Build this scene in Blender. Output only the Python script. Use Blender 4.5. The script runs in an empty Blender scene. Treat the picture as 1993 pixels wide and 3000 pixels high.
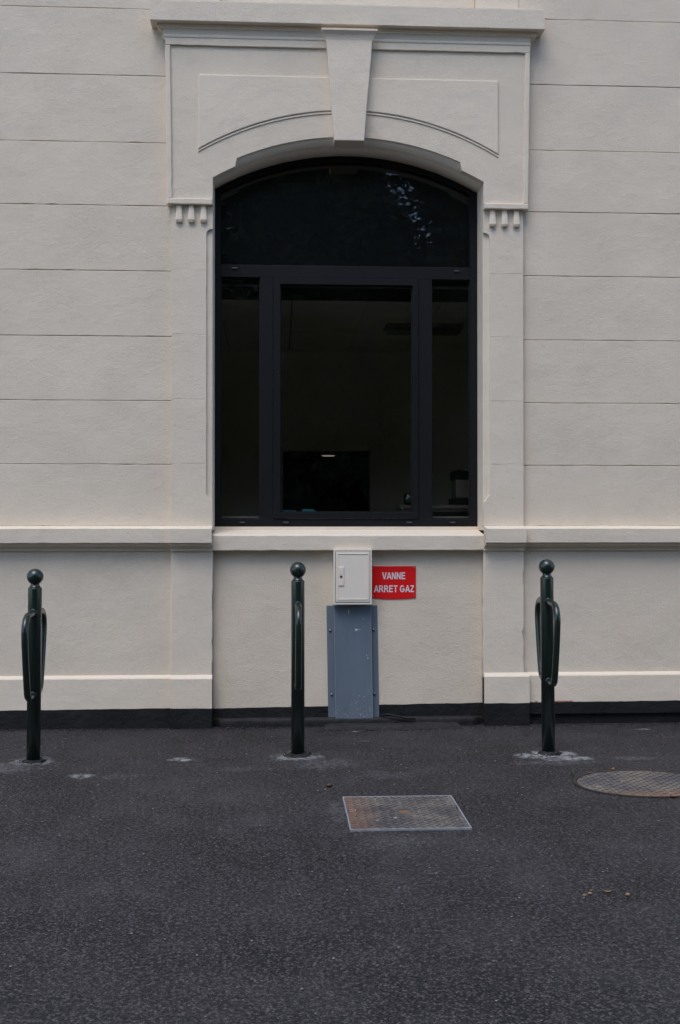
import bpy, bmesh, math, random
from mathutils import Vector, Matrix, noise
from mathutils.geometry import tessellate_polygon
random.seed(7)
R = math.radians
S = bpy.context.scene
C = S.collection

# ------------------------------------------------------------------ camera, sky, sun, exposure
cam_d = bpy.data.cameras.new('camera'); cam = bpy.data.objects.new('camera', cam_d); C.objects.link(cam)
cam_d.sensor_fit = 'VERTICAL'; cam_d.sensor_height = 36; cam_d.sensor_width = 24
cam_d.lens = 3241/3000*36; cam_d.clip_start = 0.05; cam_d.clip_end = 500
cam.location = (0, 0, 1.5)
cam.rotation_euler = (R(90)+math.atan(30/3241), 0, -R(3.14))
S.camera = cam

SUN_EL, SUN_AZ = R(62), R(-25)      # azimuth measured from -y (behind the camera) towards -x
w = bpy.data.worlds.new("World"); S.world = w; w.use_nodes = True
nt = w.node_tree; nt.nodes.clear()
sky = nt.nodes.new('ShaderNodeTexSky'); sky.sky_type = 'NISHITA'; sky.sun_disc = False
sky.sun_elevation = SUN_EL
sky.air_density = 1.0; sky.dust_density = 1.0; sky.ozone_density = 1.0
bg = nt.nodes.new('ShaderNodeBackground'); bg.inputs[1].default_value = 0.14
wo = nt.nodes.new('ShaderNodeOutputWorld')
nt.links.new(sky.outputs[0], bg.inputs[0]); nt.links.new(bg.outputs[0], wo.inputs[0])
sd = Vector((math.sin(SUN_AZ)*math.cos(SUN_EL), -math.cos(SUN_AZ)*math.cos(SUN_EL), math.sin(SUN_EL)))
sky.sun_rotation = math.atan2(sd.x, sd.y)
sl = bpy.data.lights.new('sun', 'SUN'); sl.energy = 1.05; sl.angle = R(35); sl.color = (1.0, 0.965, 0.925)
so = bpy.data.objects.new('sun', sl); C.objects.link(so); so.rotation_euler = sd.to_track_quat('Z', 'Y').to_euler()
so.location = (0, 0, 12)
S.view_settings.view_transform = 'Standard'; S.view_settings.look = 'None'
S.view_settings.gamma = 1; S.view_settings.use_curve_mapping = False
S.view_settings.exposure = 0.68

# ------------------------------------------------------------------ materials
def new_mat(name):
    m = bpy.data.materials.new(name); m.use_nodes = True
    t = m.node_tree; b = t.nodes['Principled BSDF']
    return m, t, b
def nd(t, typ, **kw):
    n = t.nodes.new(typ)
    for k, v in kw.items():
        if k.startswith('i_'):
            key = k[2:]; key = int(key) if key.isdigit() else key.replace('_', ' ')
            n.inputs[key].default_value = v
        else: setattr(n, k, v)
    return n
def L(t, a, b): t.links.new(a, b)
def ramp(t, fac, stops):
    r = t.nodes.new('ShaderNodeValToRGB'); L(t, fac, r.inputs[0])
    e = r.color_ramp.elements
    while len(e) < len(stops): e.new(0.5)
    for i, (p, c) in enumerate(stops):
        e[i].position = p; e[i].color = (c, c, c, 1) if not isinstance(c, tuple) else (*c, 1)
    return r.outputs[0]
def math_(t, op, a, b=None, c=None, clamp=False):
    n = t.nodes.new('ShaderNodeMath'); n.operation = op; n.use_clamp = clamp
    for i, v in enumerate((a, b, c)):
        if v is None: continue
        if isinstance(v, (int, float)): n.inputs[i].default_value = v
        else: L(t, v, n.inputs[i])
    return n.outputs[0]
def mixc(t, fac, a, b, mode='MIX'):
    n = t.nodes.new('ShaderNodeMix'); n.data_type = 'RGBA'; n.blend_type = mode
    for k, v in ((0, fac), (6, a), (7, b)):
        if isinstance(v, (int, float)): n.inputs[k].default_value = v
        elif isinstance(v, tuple): n.inputs[k].default_value = (*v, 1)
        else: L(t, v, n.inputs[k])
    return n.outputs[2]
def pos(t, scale=(1, 1, 1), loc=(0, 0, 0)):
    g = t.nodes.new('ShaderNodeNewGeometry'); m = t.nodes.new('ShaderNodeMapping')
    m.inputs['Scale'].default_value = scale; m.inputs['Location'].default_value = loc
    L(t, g.outputs['Position'], m.inputs[0]); return m.outputs[0]
def objpos(t, scale=(1, 1, 1)):
    g = t.nodes.new('ShaderNodeTexCoord'); m = t.nodes.new('ShaderNodeMapping')
    m.inputs['Scale'].default_value = scale
    L(t, g.outputs['Object'], m.inputs[0]); return m.outputs[0]
def noi(t, v, scale, detail=3, rough=0.5, dist=0):
    n = nd(t, 'ShaderNodeTexNoise', i_Scale=scale, i_Detail=detail, i_Roughness=rough, i_Distortion=dist)
    L(t, v, n.inputs['Vector']); return n.outputs[0]
def bump(t, b, h, dist, strength=1.0, prev=None):
    n = nd(t, 'ShaderNodeBump', i_Strength=strength, i_Distance=dist)
    L(t, h, n.inputs['Height'])
    if prev is not None: L(t, prev, n.inputs['Normal'])
    L(t, n.outputs[0], b.inputs['Normal']); return n.outputs[0]

def plaster(name, base, grain=1.0, crinkle=1.0, streak=0.0, pits=0.0):
    m, t, b = new_mat(name)
    p = pos(t)
    n1 = noi(t, p, 1.6, 4, 0.55); n2 = noi(t, p, 9, 4, 0.6)
    n3 = noi(t, pos(t, (1, 1, .35)), 3.1, 4, .6)
    c = mixc(t, ramp(t, n1, [(0.3, 0.0), (0.7, 1.0)]), tuple(x*0.98 for x in base), tuple(min(x*1.015, .9) for x in base))
    c = mixc(t, ramp(t, n2, [(0.45, 0.0), (0.75, 0.18)]), c, tuple(x*f for x, f in zip(base, (0.97, 0.94, 0.88))))
    c = mixc(t, ramp(t, n3, [(0.5, 0.0), (0.8, 0.10)]), c, tuple(x*f for x, f in zip(base, (0.93, 0.93, 0.94))))
    # pinholes and specks of dirt
    v = nd(t, 'ShaderNodeTexVoronoi', i_Scale=26.0); L(t, p, v.inputs['Vector'])
    sp = math_(t, 'LESS_THAN', v.outputs['Distance'], 0.05)
    sp = math_(t, 'MULTIPLY', sp, ramp(t, noi(t, p, 4.0, 2), [(0.55, 0.0), (0.62, 0.8)]))
    c = mixc(t, sp, c, (0.16, 0.13, 0.10))
    L(t, c, b.inputs['Base Color'])
    b.inputs['Roughness'].default_value = 0.85; b.inputs['Specular IOR Level'].default_value = 0.25
    # relief: fine sand grain, trowel crinkles in patches, broad unevenness
    fine = noi(t, p, 140, 3, 0.6)
    patch = ramp(t, noi(t, p, 2.3, 3, 0.6), [(0.40, 0.30), (0.66, 0.75)])
    cr = noi(t, pos(t, (1, 1, 1.5), (3, 1, 2)), 52, 5, 0.62, 1.2)
    ridge = math_(t, 'ABSOLUTE', math_(t, 'SUBTRACT', cr, 0.5))
    ridge = ramp(t, ridge, [(0.0, 0.0), (0.09, 1.0)])
    ridge = math_(t, 'MULTIPLY', ridge, patch)
    lump = noi(t, p, 12, 4, 0.65)
    broad = noi(t, p, 2.2, 3, 0.5)
    h = math_(t, 'MULTIPLY', fine, 0.42*grain)
    h = math_(t, 'ADD', h, math_(t, 'MULTIPLY', ridge, 0.19*crinkle))
    h = math_(t, 'ADD', h, math_(t, 'MULTIPLY', lump, 0.55))
    h = math_(t, 'ADD', h, math_(t, 'MULTIPLY', broad, 2.0))
    if pits:
        pv = nd(t, 'ShaderNodeTexVoronoi', i_Scale=60.0, i_Randomness=1.0); L(t, pos(t, (1, 1, 1.4)), pv.inputs['Vector'])
        pt = ramp(t, pv.outputs['Distance'], [(0.08, 0.0), (0.28, 1.0)])
        pm = ramp(t, noi(t, p, 8.0, 3), [(0.56, 0.0), (0.64, 1.0)])
        h = math_(t, 'ADD', h, math_(t, 'MULTIPLY', math_(t, 'MULTIPLY', pt, pm), pits))
    bump(t, b, h, 0.0075, 1.0)
    return m
CREAM = (0.755, 0.658, 0.535)
M = {}
M['wall'] = plaster('cream_plaster_rough', CREAM)
M['trim'] = plaster('cream_plaster_smooth', (0.765, 0.668, 0.545), 0.8, 0.4)
M['stone'] = plaster('cream_painted_stone', (0.76, 0.663, 0.54), 1.0, 0.7, pits=0.07)
M['apron'] = plaster('cream_plaster_sand', (0.745, 0.645, 0.52), 1.5, 1.0)

def simple(name, col, rough=0.5, spec=0.5, metal=0, bscale=0, bdist=0.001, var=0.0, vscale=5, coat=0):
    m, t, b = new_mat(name)
    b.inputs['Roughness'].default_value = rough; b.inputs['Specular IOR Level'].default_value = spec
    b.inputs['Metallic'].default_value = metal; b.inputs['Coat Weight'].default_value = coat
    p = pos(t)
    lo = tuple(max(0, x*(1-var)) for x in col); hi = tuple(min(1, x*(1+var)) for x in col)
    L(t, mixc(t, ramp(t, noi(t, p, vscale, 4, 0.6), [(0.3, 0.0), (0.7, 1.0)]), lo, hi), b.inputs['Base Color'])
    if bscale: bump(t, b, noi(t, p, bscale, 4, 0.6), bdist)
    return m
# black bitumen paint of the wall base
m, t, b = new_mat('black_base_paint'); p = pos(t)
c = mixc(t, ramp(t, noi(t, p, 5, 5, .65), [(0.35, 0.0), (0.75, 1.0)]), (0.0065, 0.0062, 0.0072), (0.016, 0.015, 0.0165))
g = t.nodes.new('ShaderNodeNewGeometry'); sx = t.nodes.new('ShaderNodeSeparateXYZ'); L(t, g.outputs['Normal'], sx.inputs[0])
c = mixc(t, math_(t, 'MULTIPLY', ramp(t, sx.outputs[2], [(0.3, 0.0), (0.9, 1.0)]), ramp(t, noi(t, p, 14, 4, .7), [(0.35, 0.2), (0.7, 1.0)])), c, (0.034, 0.032, 0.034))
L(t, c, b.inputs['Base Color']); b.inputs['Roughness'].default_value = 0.75; b.inputs['Specular IOR Level'].default_value = 0.3
h = math_(t, 'ADD', math_(t, 'MULTIPLY', noi(t, p, 18, 5, .65), 1.0), math_(t, 'MULTIPLY', noi(t, p, 110, 2, .6), 0.25))
bump(t, b, h, 0.012); M['black'] = m

# window aluminium with white dust specks
m, t, b = new_mat('anthracite_aluminium'); p = pos(t)
v = nd(t, 'ShaderNodeTexVoronoi', i_Scale=30.0); L(t, p, v.inputs['Vector'])
sp = math_(t, 'LESS_THAN', v.outputs['Distance'], 0.055)
sp = math_(t, 'MULTIPLY', sp, math_(t, 'GREATER_THAN', noi(t, p, 5, 2), 0.57))
c = mixc(t, noi(t, p, 6, 4, .6), (0.0045, 0.0048, 0.0062), (0.0075, 0.0079, 0.0095))
c = mixc(t, math_(t, 'MULTIPLY', sp, 0.6), c, (0.3, 0.3, 0.3)); L(t, c, b.inputs['Base Color'])
b.inputs['Roughness'].default_value = 0.5; b.inputs['Specular IOR Level'].default_value = 0.25; bump(t, b, noi(t, p, 900, 1), 0.0002); M['alu'] = m
M['seal'] = simple('black_rubber', (0.006, 0.006, 0.006), 0.6, 0.3)
M['cap'] = simple('grey_plastic_cap', (0.06, 0.06, 0.085), 0.25, 0.6)

# glass
def glass(name, tint, extra=0.0):
    m, t, b = new_mat(name); t.nodes.remove(b); out = t.nodes['Material Output']
    p = pos(t)
    tr = nd(t, 'ShaderNodeBsdfTransparent', i_Color=(*tint, 1)); gl = nd(t, 'ShaderNodeBsdfGlossy', i_Roughness=0.012)
    gl.inputs['Color'].default_value = (0.9, 0.94, 1.0, 1)
    fr = nd(t, 'ShaderNodeFresnel', i_IOR=1.5); mx = t.nodes.new('ShaderNodeMixShader')
    bp = nd(t, 'ShaderNodeBump', i_Strength=1.0, i_Distance=0.0016); L(t, noi(t, p, 1.3, 2), bp.inputs['Height'])
    L(t, bp.outputs[0], gl.inputs['Normal'])
    f = math_(t, 'MULTIPLY', fr.outputs[0], 0.95, clamp=True)
    L(t, f, mx.inputs[0]); L(t, tr.outputs[0], mx.inputs[1]); L(t, gl.outputs[0], mx.inputs[2])
    # thin dust film and fly specks
    df = nd(t, 'ShaderNodeBsdfDiffuse'); df.inputs[0].default_value = (0.5, 0.5, 0.5, 1)
    v = nd(t, 'ShaderNodeTexVoronoi', i_Scale=17.0); L(t, p, v.inputs['Vector'])
    sp = math_(t, 'LESS_THAN', v.outputs['Distance'], 0.035)
    sp = math_(t, 'MULTIPLY', sp, math_(t, 'GREATER_THAN', noi(t, p, 3, 2), 0.60))
    film = math_(t, 'ADD', math_(t, 'MULTIPLY', ramp(t, noi(t, p, 2.5, 5, .6), [(0.4, 0.0), (0.8, 1.0)]), 0.006), math_(t, 'MULTIPLY', sp, 0.3))
    m2 = t.nodes.new('ShaderNodeMixShader'); L(t, film, m2.inputs[0]); L(t, mx.outputs[0], m2.inputs[1]); L(t, df.outputs[0], m2.inputs[2])
    L(t, m2.outputs[0], out.inputs[0]); return m
M['glass'] = glass('window_glass', (0.99, 0.98, 0.955))
M['dark_panel'] = simple('black_backing_panel', (0.006, 0.006, 0.007), 0.6, 0.3)

# dark green powder coat
m, t, b = new_mat('dark_green_lacquer'); p = pos(t)
c = mixc(t, noi(t, p, 12, 3), (0.0040, 0.0135, 0.0095), (0.0065, 0.018, 0.013)); L(t, c, b.inputs['Base Color'])
b.inputs['Roughness'].default_value = 0.34; b.inputs['Coat Weight'].default_value = 0.5; b.inputs['Coat Roughness'].default_value = 0.2
bump(t, b, noi(t, p, 55, 3), 0.0004); M['green'] = m

# grey blue sheet with paint splashes
m, t, b = new_mat('blue_grey_sheet'); p = pos(t)
c = mixc(t, ramp(t, noi(t, pos(t, (1, 1, .25)), 9, 4, .6), [(0.3, 0.0), (0.7, 1.0)]), (0.140, 0.176, 0.220), (0.170, 0.210, 0.258))
g = t.nodes.new('ShaderNodeNewGeometry'); sx = t.nodes.new('ShaderNodeSeparateXYZ'); L(t, g.outputs['Position'], sx.inputs[0])
low = ramp(t, sx.outputs[2], [(0.02, 1.0), (0.33, 0.0)])
for sc, th, lv in ((120, 0.20, 0.50), (46, 0.13, 0.56)):
    v = nd(t, 'ShaderNodeTexVoronoi', i_Scale=float(sc)); L(t, p, v.inputs['Vector'])
    s_ = math_(t, 'LESS_THAN', v.outputs['Distance'], th)
    gate = math_(t, 'GREATER_THAN', math_(t, 'ADD', noi(t, p, sc*0.6, 1), math_(t, 'MULTIPLY', low, 0.10)), lv+0.06)
    c = mixc(t, math_(t, 'MULTIPLY', math_(t, 'MULTIPLY', s_, gate), math_(t, 'ADD', math_(t, 'MULTIPLY', low, 0.7), 0.0)), c, (0.55, 0.55, 0.53))
L(t, c, b.inputs['Base Color']); b.inputs['Roughness'].default_value = 0.42; b.inputs['Metallic'].default_value = 0.15
bump(t, b, noi(t, p, 3, 2), 0.004); M['sheet'] = m
M['sheet_edge'] = simple('pale_fold_strip', (0.35, 0.37, 0.40), 0.4, 0.6)  # paler strip along both folds of the channel
M['mark'] = simple('faded_red_marking_paint', (0.50, 0.19, 0.13), 0.8, 0.2, 0, 0, 0, 0.3, 90)
M['splash'] = simple('white_splash', (0.5, 0.5, 0.49), 0.7)
M['steel'] = simple('grey_screw_steel', (0.22, 0.22, 0.23), 0.35, 0.5, 0.8)
M['box'] = simple('grey_beige_plastic', (0.80, 0.725, 0.625), 0.38, 0.5, 0, 40, 0.0002, 0.03, 4)
M['box_dark'] = simple('dark_gap_fill', (0.02, 0.018, 0.016), 0.7)  # dark filler in the cabinet door gap and the lid slot
M['brass'] = simple('lock_brass', (0.12, 0.09, 0.06), 0.35, 0.5, 0.9)
M['red'] = simple('red_sign_plastic', (0.72, 0.011, 0.012), 0.35, 0.5, 0, 15, 0.0006, 0.05, 6)
M['white'] = simple('white_lettering', (0.72, 0.70, 0.74), 0.4)

# ---- asphalt
m, t, b = new_mat('asphalt'); p = pos(t)
v = nd(t, 'ShaderNodeTexVoronoi', i_Scale=90.0, i_Randomness=1.0); L(t, pos(t, (1, 1, .0)), v.inputs['Vector'])
v2 = nd(t, 'ShaderNodeTexVoronoi', i_Scale=52.0, i_Randomness=1.0); L(t, pos(t, (1, 1, .0), (5, 2, 0)), v2.inputs['Vector'])
sv = t.nodes.new('ShaderNodeSeparateColor'); L(t, v.outputs['Color'], sv.inputs[0])
base = mixc(t, ramp(t, sv.outputs[0], [(0.0, 0.0), (0.8, 0.5), (1.0, 1.0)]), (0.056, 0.047, 0.051), (0.150, 0.128, 0.138))
base = mixc(t, ramp(t, v.outputs['Distance'], [(0.34, 0.0), (0.60, 1.0)]), base, (0.007, 0.0068, 0.0075))
mott = noi(t, p, 1.1, 5, 0.6); mott2 = noi(t, p, 6.5, 4, 0.6)
base = mixc(t, ramp(t, mott, [(0.38, 0.0), (0.68, 0.5)]), base, (0.086, 0.077, 0.081))
base = mixc(t, ramp(t, mott2, [(0.42, 0.0), (0.70, 0.30)]), base, (0.016, 0.0153, 0.0165))
coarse = math_(t, 'MULTIPLY', ramp(t, noi(t, pos(t, (1, 1, 0)), 47, 3, .75), [(0.50, 0.0), (0.57, 1.0)]), ramp(t, noi(t, pos(t), 3.2, 4, .6), [(0.36, 0.35), (0.62, 1.0)]))
base = mixc(t, math_(t, 'MULTIPLY', coarse, 0.85), base, (0.006, 0.0058, 0.0062))
# pale grit: single stones
wv = nd(t, 'ShaderNodeTexVoronoi', i_Scale=24.0); L(t, pos(t, (1, 1, 0)), wv.inputs['Vector'])
ws = t.nodes.new('ShaderNodeSeparateColor'); L(t, wv.outputs['Color'], ws.inputs[0])
wg = math_(t, 'MULTIPLY', math_(t, 'LESS_THAN', wv.outputs['Distance'], 0.10), math_(t, 'GREATER_THAN', ws.outputs[1], 0.90))
base = mixc(t, math_(t, 'MULTIPLY', wg, 0.45), base, (0.34, 0.33, 0.31))
# cement dust rings round the bollards and smears between them
gg = t.nodes.new('ShaderNodeNewGeometry')
mask = None
ngrit = noi(t, pos(t, (1, .8, 0)), 26, 5, 0.72); nbig = noi(t, pos(t, (1, .8, 0)), 7, 4, 0.65)
def spot(x, y, rx, ry, amt, edge=0.5):
    global mask
    mp = t.nodes.new('ShaderNodeMapping'); mp.vector_type = 'POINT'
    mp.inputs['Location'].default_value = (-x/rx, -y/ry, 0); mp.inputs['Scale'].default_value = (1/rx, 1/ry, 0)
    L(t, gg.outputs['Position'], mp.inputs[0])
    ln = t.nodes.new('ShaderNodeVectorMath'); ln.operation = 'LENGTH'; L(t, mp.outputs[0], ln.inputs[0])
    d = math_(t, 'ADD', ln.outputs['Value'], math_(t, 'MULTIPLY', math_(t, 'SUBTRACT', nbig, 0.5), 2.4))
    f = ramp(t, d, [(edge, 1.0), (1.05, 0.0)])
    f = math_(t, 'MULTIPLY', f, amt)
    mask = f if mask is None else math_(t, 'MAXIMUM', mask, f)
for a in ((-1.55, 7.04, .17, .17, 0.55), (-1.70, 6.88, .34, .16, 0.20), (0.12, 7.12, .19, .15, 0.62), (0.26, 6.88, .30, .18, 0.13),
          (1.745, 7.09, .21, .17, 0.95), (1.87, 6.97, .14, .07, 0.85), (-0.62, 7.05, .10, .08, 0.85), (1.7, 6.85, .28, .10, 0.16),
          (-0.95, 6.62, .20, .10, 0.10), (-1.15, 6.63, .09, .07, 0.60), (0.62, 6.55, .22, .12, 0.08), (2.62, 7.9, .07, .04, 0.6),
          (2.25, 6.95, .16, .08, 0.16), (0.32, 5.75, .08, .30, 0.12), (0.60, 5.18, .26, .14, 0.06), (0.55, 7.93, .04, .02, .8), (-0.2, 6.75, .2, .08, .08)):
    spot(*a)
mk = math_(t, 'MULTIPLY', mask, ramp(t, ngrit, [(0.42, 0.10), (0.53, 1.0)]))
base = mixc(t, mk, base, (0.42, 0.42, 0.44))
L(t, base, b.inputs['Base Color']); b.inputs['Roughness'].default_value = 0.66; b.inputs['Specular IOR Level'].default_value = 0.42
hh = ramp(t, v.outputs['Distance'], [(0.05, 1.0), (0.65, 0.0)])
hh = math_(t, 'MULTIPLY', hh, math_(t, 'ADD', math_(t, 'MULTIPLY', sv.outputs[1], 0.8), 0.3))
hh2 = ramp(t, v2.outputs['Distance'], [(0.05, 1.0), (0.7, 0.0)])
h = math_(t, 'ADD', math_(t, 'MULTIPLY', hh, 0.75), math_(t, 'MULTIPLY', hh2, 0.4))
h = math_(t, 'ADD', h, math_(t, 'MULTIPLY', noi(t, p, 20, 4, .6), 0.6))
h = math_(t, 'SUBTRACT', h, math_(t, 'MULTIPLY', coarse, 1.3))
bump(t, b, h, 0.009, 1.0); M['asphalt'] = m
M['tar'] = simple('loose_black_tar', (0.008, 0.008, 0.0085), 0.6, 0.5, 0, 120, 0.006, 0.4, 60)

# ---- rusty cast iron
def iron(name, rust_dir, dim=1.0):
    m, t, b = new_mat(name); p = pos(t)
    g = t.nodes.new('ShaderNodeNewGeometry'); sx = t.nodes.new('ShaderNodeSeparateXYZ'); L(t, g.outputs['Position'], sx.inputs[0])
    c = mixc(t, ramp(t, noi(t, p, 4.5, 4, .6), [(0.38, 0.0), (0.62, 1.0)]), tuple(q*dim for q in (0.088, 0.088, 0.100)), tuple(q*dim for q in (0.200, 0.182, 0.156)))
    if rust_dir == 'left': grad = ramp(t, sx.outputs[0], [(0.34/2, 1.0), (0.56/2, 0.0)]); grad = ramp(t, math_(t, 'MULTIPLY', sx.outputs[0], .5), [(0.175, 1.0), (0.26, 0.0)])
    else: grad = ramp(t, math_(t, 'MULTIPLY', sx.outputs[1], .1), [(0.598, 1.0), (0.610, 0.0)])
    rn = noi(t, p, 24, 5, .7)
    rf = math_(t, 'MULTIPLY', math_(t, 'ADD', grad, 0.10), ramp(t, rn, [(0.36, 0.0), (0.56, 1.0)]), clamp=True)
    c = mixc(t, math_(t, 'MULTIPLY', rf, 0.75), c, (0.24, 0.115, 0.060))
    wn = noi(t, pos(t, (1, 3, 1)), 13, 5, .75)
    wf = math_(t, 'MULTIPLY', ramp(t, wn, [(0.60, 0.0), (0.66, 1.0)]), ramp(t, noi(t, p, 3.5, 3), [(0.46, 0.0), (0.56, 0.8)]))
    c = mixc(t, wf, c, (0.42, 0.42, 0.40))
    L(t, c, b.inputs['Base Color']); b.inputs['Roughness'].default_value = 0.5; b.inputs['Metallic'].default_value = 0.25
    bump(t, b, noi(t, p, 90, 4, .6), 0.0015); return m
M['iron_left'] = iron('rusty_iron_square', 'left'); M['iron_near'] = iron('rusty_iron_round', 'near')
M['stud_shade_left'] = iron('shaded_rusty_studs', 'left', 0.42); M['stud_shade_near'] = iron('shaded_iron_studs', 'near', 0.5)  # darker copies of the plate iron; the studs' shadows sit in their colour
M['galv'] = simple('galvanised_rim', (0.42, 0.44, 0.48), 0.45, 0.5, 0.5, 60, 0.001, 0.2, 30)
M['iron_rim'] = simple('dark_iron_rim', (0.05, 0.042, 0.036), 0.6, 0.4, 0.3, 60, 0.001, 0.4, 30)

M['room'] = simple('beige_room_paint', (0.82, 0.76, 0.62), 0.9, 0.2, 0, 0, 0, 0.04)
M['room_dark'] = simple('dark_green_room', (0.02, 0.03, 0.026), 0.8, 0.2)  # near-black green for the far room, ceiling void and ceiling edge
M['room_floor'] = simple('pale_bounce_floor', (0.52, 0.47, 0.39), 0.5, 0.4)  # unseen floor, colour raised to bounce daylight onto the ceiling
M['turq'] = simple('turquoise_paper', (0.10, 0.55, 0.62), 0.7)
M['radio_red'] = simple('dark_red_plastic', (0.22, 0.012, 0.008), 0.3)
M['black_plastic'] = simple('black_plastic', (0.008, 0.008, 0.008), 0.4)
M['machine'] = simple('ivory_plastic', (0.26, 0.24, 0.20), 0.5)
m, t, b = new_mat('lit_lamp_disc'); b.inputs['Emission Color'].default_value = (1, .95, .85, 1); b.inputs['Emission Strength'].default_value = 0.12; M['lamp'] = m
M['leaf_orange'] = simple('dry_orange_leaf', (0.35, 0.13, 0.04), 0.7, 0.3, 0, 0, 0, 0.3, 40)
M['leaf_tan'] = simple('dry_tan_seed', (0.26, 0.17, 0.10), 0.7, 0.3, 0, 200, 0.001, 0.4, 60)
M['brown'] = simple('red_brown_seed', (0.07, 0.022, 0.012), 0.35, 0.5, 0, 150, 0.002, 0.4, 80)
M['grit'] = simple('pale_grit', (0.30, 0.29, 0.28), 0.8, 0.3, 0, 0, 0, 0.4, 60)
M['grass'] = simple('weed_green', (0.06, 0.11, 0.035), 0.6, 0.3, 0, 0, 0, 0.3, 60)
M['bark'] = simple('tree_bark', (0.075, 0.06, 0.048), 0.9, 0.2, 0, 30, 0.02, 0.3, 8)
m, t, b = new_mat('tree_leaves'); p = pos(t)
c = mixc(t, ramp(t, noi(t, p, 1.3, 4), [(0.35, 0.0), (0.65, 1.0)]), (0.030, 0.055, 0.016), (0.075, 0.115, 0.035)); L(t, c, b.inputs['Base Color'])
b.inputs['Roughness'].default_value = 0.6; M['leaves'] = m

# ------------------------------------------------------------------ mesh helpers
def link(name, bm, mat, parent=None, smooth=False, loc=None, recalc=True):
    if recalc: bmesh.ops.recalc_face_normals(bm, faces=bm.faces)
    me = bpy.data.meshes.new(name); bm.to_mesh(me); bm.free()
    me.materials.append(M[mat])
    if smooth: me.polygons.foreach_set('use_smooth', [True]*len(me.polygons))
    o = bpy.data.objects.new(name, me); C.objects.link(o)
    if loc: o.location = loc
    if parent: o.parent = parent
    return o
def tag(o, label=None, cat=None, group=None, kind=None):
    for k, v_ in (('label', label), ('category', cat), ('group', group), ('kind', kind)):
        if v_: o[k] = v_
    return o
def thing(name, label, cat, loc=(0, 0, 0), group=None):
    o = bpy.data.objects.new(name, None); C.objects.link(o); o.location = loc; o.empty_display_size = 0.1
    return tag(o, label, cat, group)
def resample(pts, step, jit, rnd):
    out = []
    n = len(pts)
    for i in range(n):
        a = Vector(pts[i]); b_ = Vector(pts[(i+1) % n]); d = (b_-a).length
        k = max(1, int(d/step)) if step else 1
        nrm = Vector((-(b_-a).y, (b_-a).x)).normalized() if d > 1e-9 else Vector((0, 0))
        for j in range(k):
            q = a.lerp(b_, j/k)
            if jit and j > 0:
                s_ = noise.noise(Vector((q.x*9+rnd, q.y*9, rnd)))*1.3 + noise.noise(Vector((q.x*37, q.y*37+rnd, 3)))*0.9
                chip = max(0, noise.noise(Vector((q.x*14, rnd*3, q.y*14)))-0.36)*9
                q = q + nrm*(jit*(s_+chip))
            out.append((q.x, q.y))
    return out
def poly_area(p): return 0.5*sum(p[i][0]*p[(i+1) % len(p)][1]-p[(i+1) % len(p)][0]*p[i][1] for i in range(len(p)))
def inset(pts, d):
    n = len(pts); out = []
    for i in range(n):
        a, b_, c_ = Vector(pts[i-1]), Vector(pts[i]), Vector(pts[(i+1) % n])
        e1 = (b_-a).normalized(); e2 = (c_-b_).normalized()
        n1 = Vector((-e1.y, e1.x)); n2 = Vector((-e2.y, e2.x)); m_ = n1+n2
        k = m_.dot(n1)
        out.append(tuple(b_ + (m_*(d/k) if k > 0.2 else n1*d)))
    return out
def slab_bm(outline, yf, yb, bevel=0.004, jit=0.0015, step=0.05, bm=None):
    """A plate in the xz plane: front at yf (towards the street), back at yb, rounded worn edges."""
    bm = bm or bmesh.new()
    if poly_area(outline) < 0: outline = outline[::-1]
    rnd = sum(abs(a*3.7+b_*1.3) for a, b_ in outline[:4]) % 17
    o = resample(outline, step, jit, rnd)
    rings = [(o, yb), (o, yf+bevel)]
    if bevel:
        rings += [(inset(o, bevel*0.30), yf+bevel*0.30), (inset(o, bevel), yf)]
    vs = [[bm.verts.new((x, y, z)) for x, z in pts] for pts, y in rings]
    n = len(o)
    for a, b_ in zip(vs, vs[1:]):
        for i in range(n):
            bm.faces.new((a[i], a[(i+1) % n], b_[(i+1) % n], b_[i]))
    for ring, flip in ((vs[-1], False), (vs[0], True)):
        for tri in tessellate_polygon([[Vector((v_.co.x, v_.co.z, 0)) for v_ in ring]]):
            if len(set(tri)) == 3:
                try: bm.faces.new([ring[i] for i in (tri[::-1] if flip else tri)])
                except ValueError: pass
    return bm
def rect(x0, x1, z0, z1): return [(x0, z0), (x1, z0), (x1, z1), (x0, z1)]
def slab(name, outline, yf, yb, mat, parent, bevel=0.004, jit=0.0015, step=0.05, smooth=False):
    return link(name, slab_bm(outline, yf, yb, bevel, jit, step), mat, parent)
def box_bm(x0, x1, y0, y1, z0, z1, bevel=0.0, bm=None):
    bm = bm or bmesh.new()
    vs = [bm.verts.new((x, y, z)) for x in (x0, x1) for y in (y0, y1) for z in (z0, z1)]
    fs = [bm.faces.new([vs[i] for i in q]) for q in ((0, 1, 3, 2), (4, 6, 7, 5), (0, 4, 5, 1), (2, 3, 7, 6), (0, 2, 6, 4), (1, 5, 7, 3))]
    if bevel:
        es = list({e for f in fs for e in f.edges})
        bmesh.ops.bevel(bm, geom=es, offset=bevel, segments=2, affect='EDGES', profile=0.6)
    return bm
def box(name, x0, x1, y0, y1, z0, z1, mat, parent, bevel=0.0): return link(name, box_bm(x0, x1, y0, y1, z0, z1, bevel), mat, parent)
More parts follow.
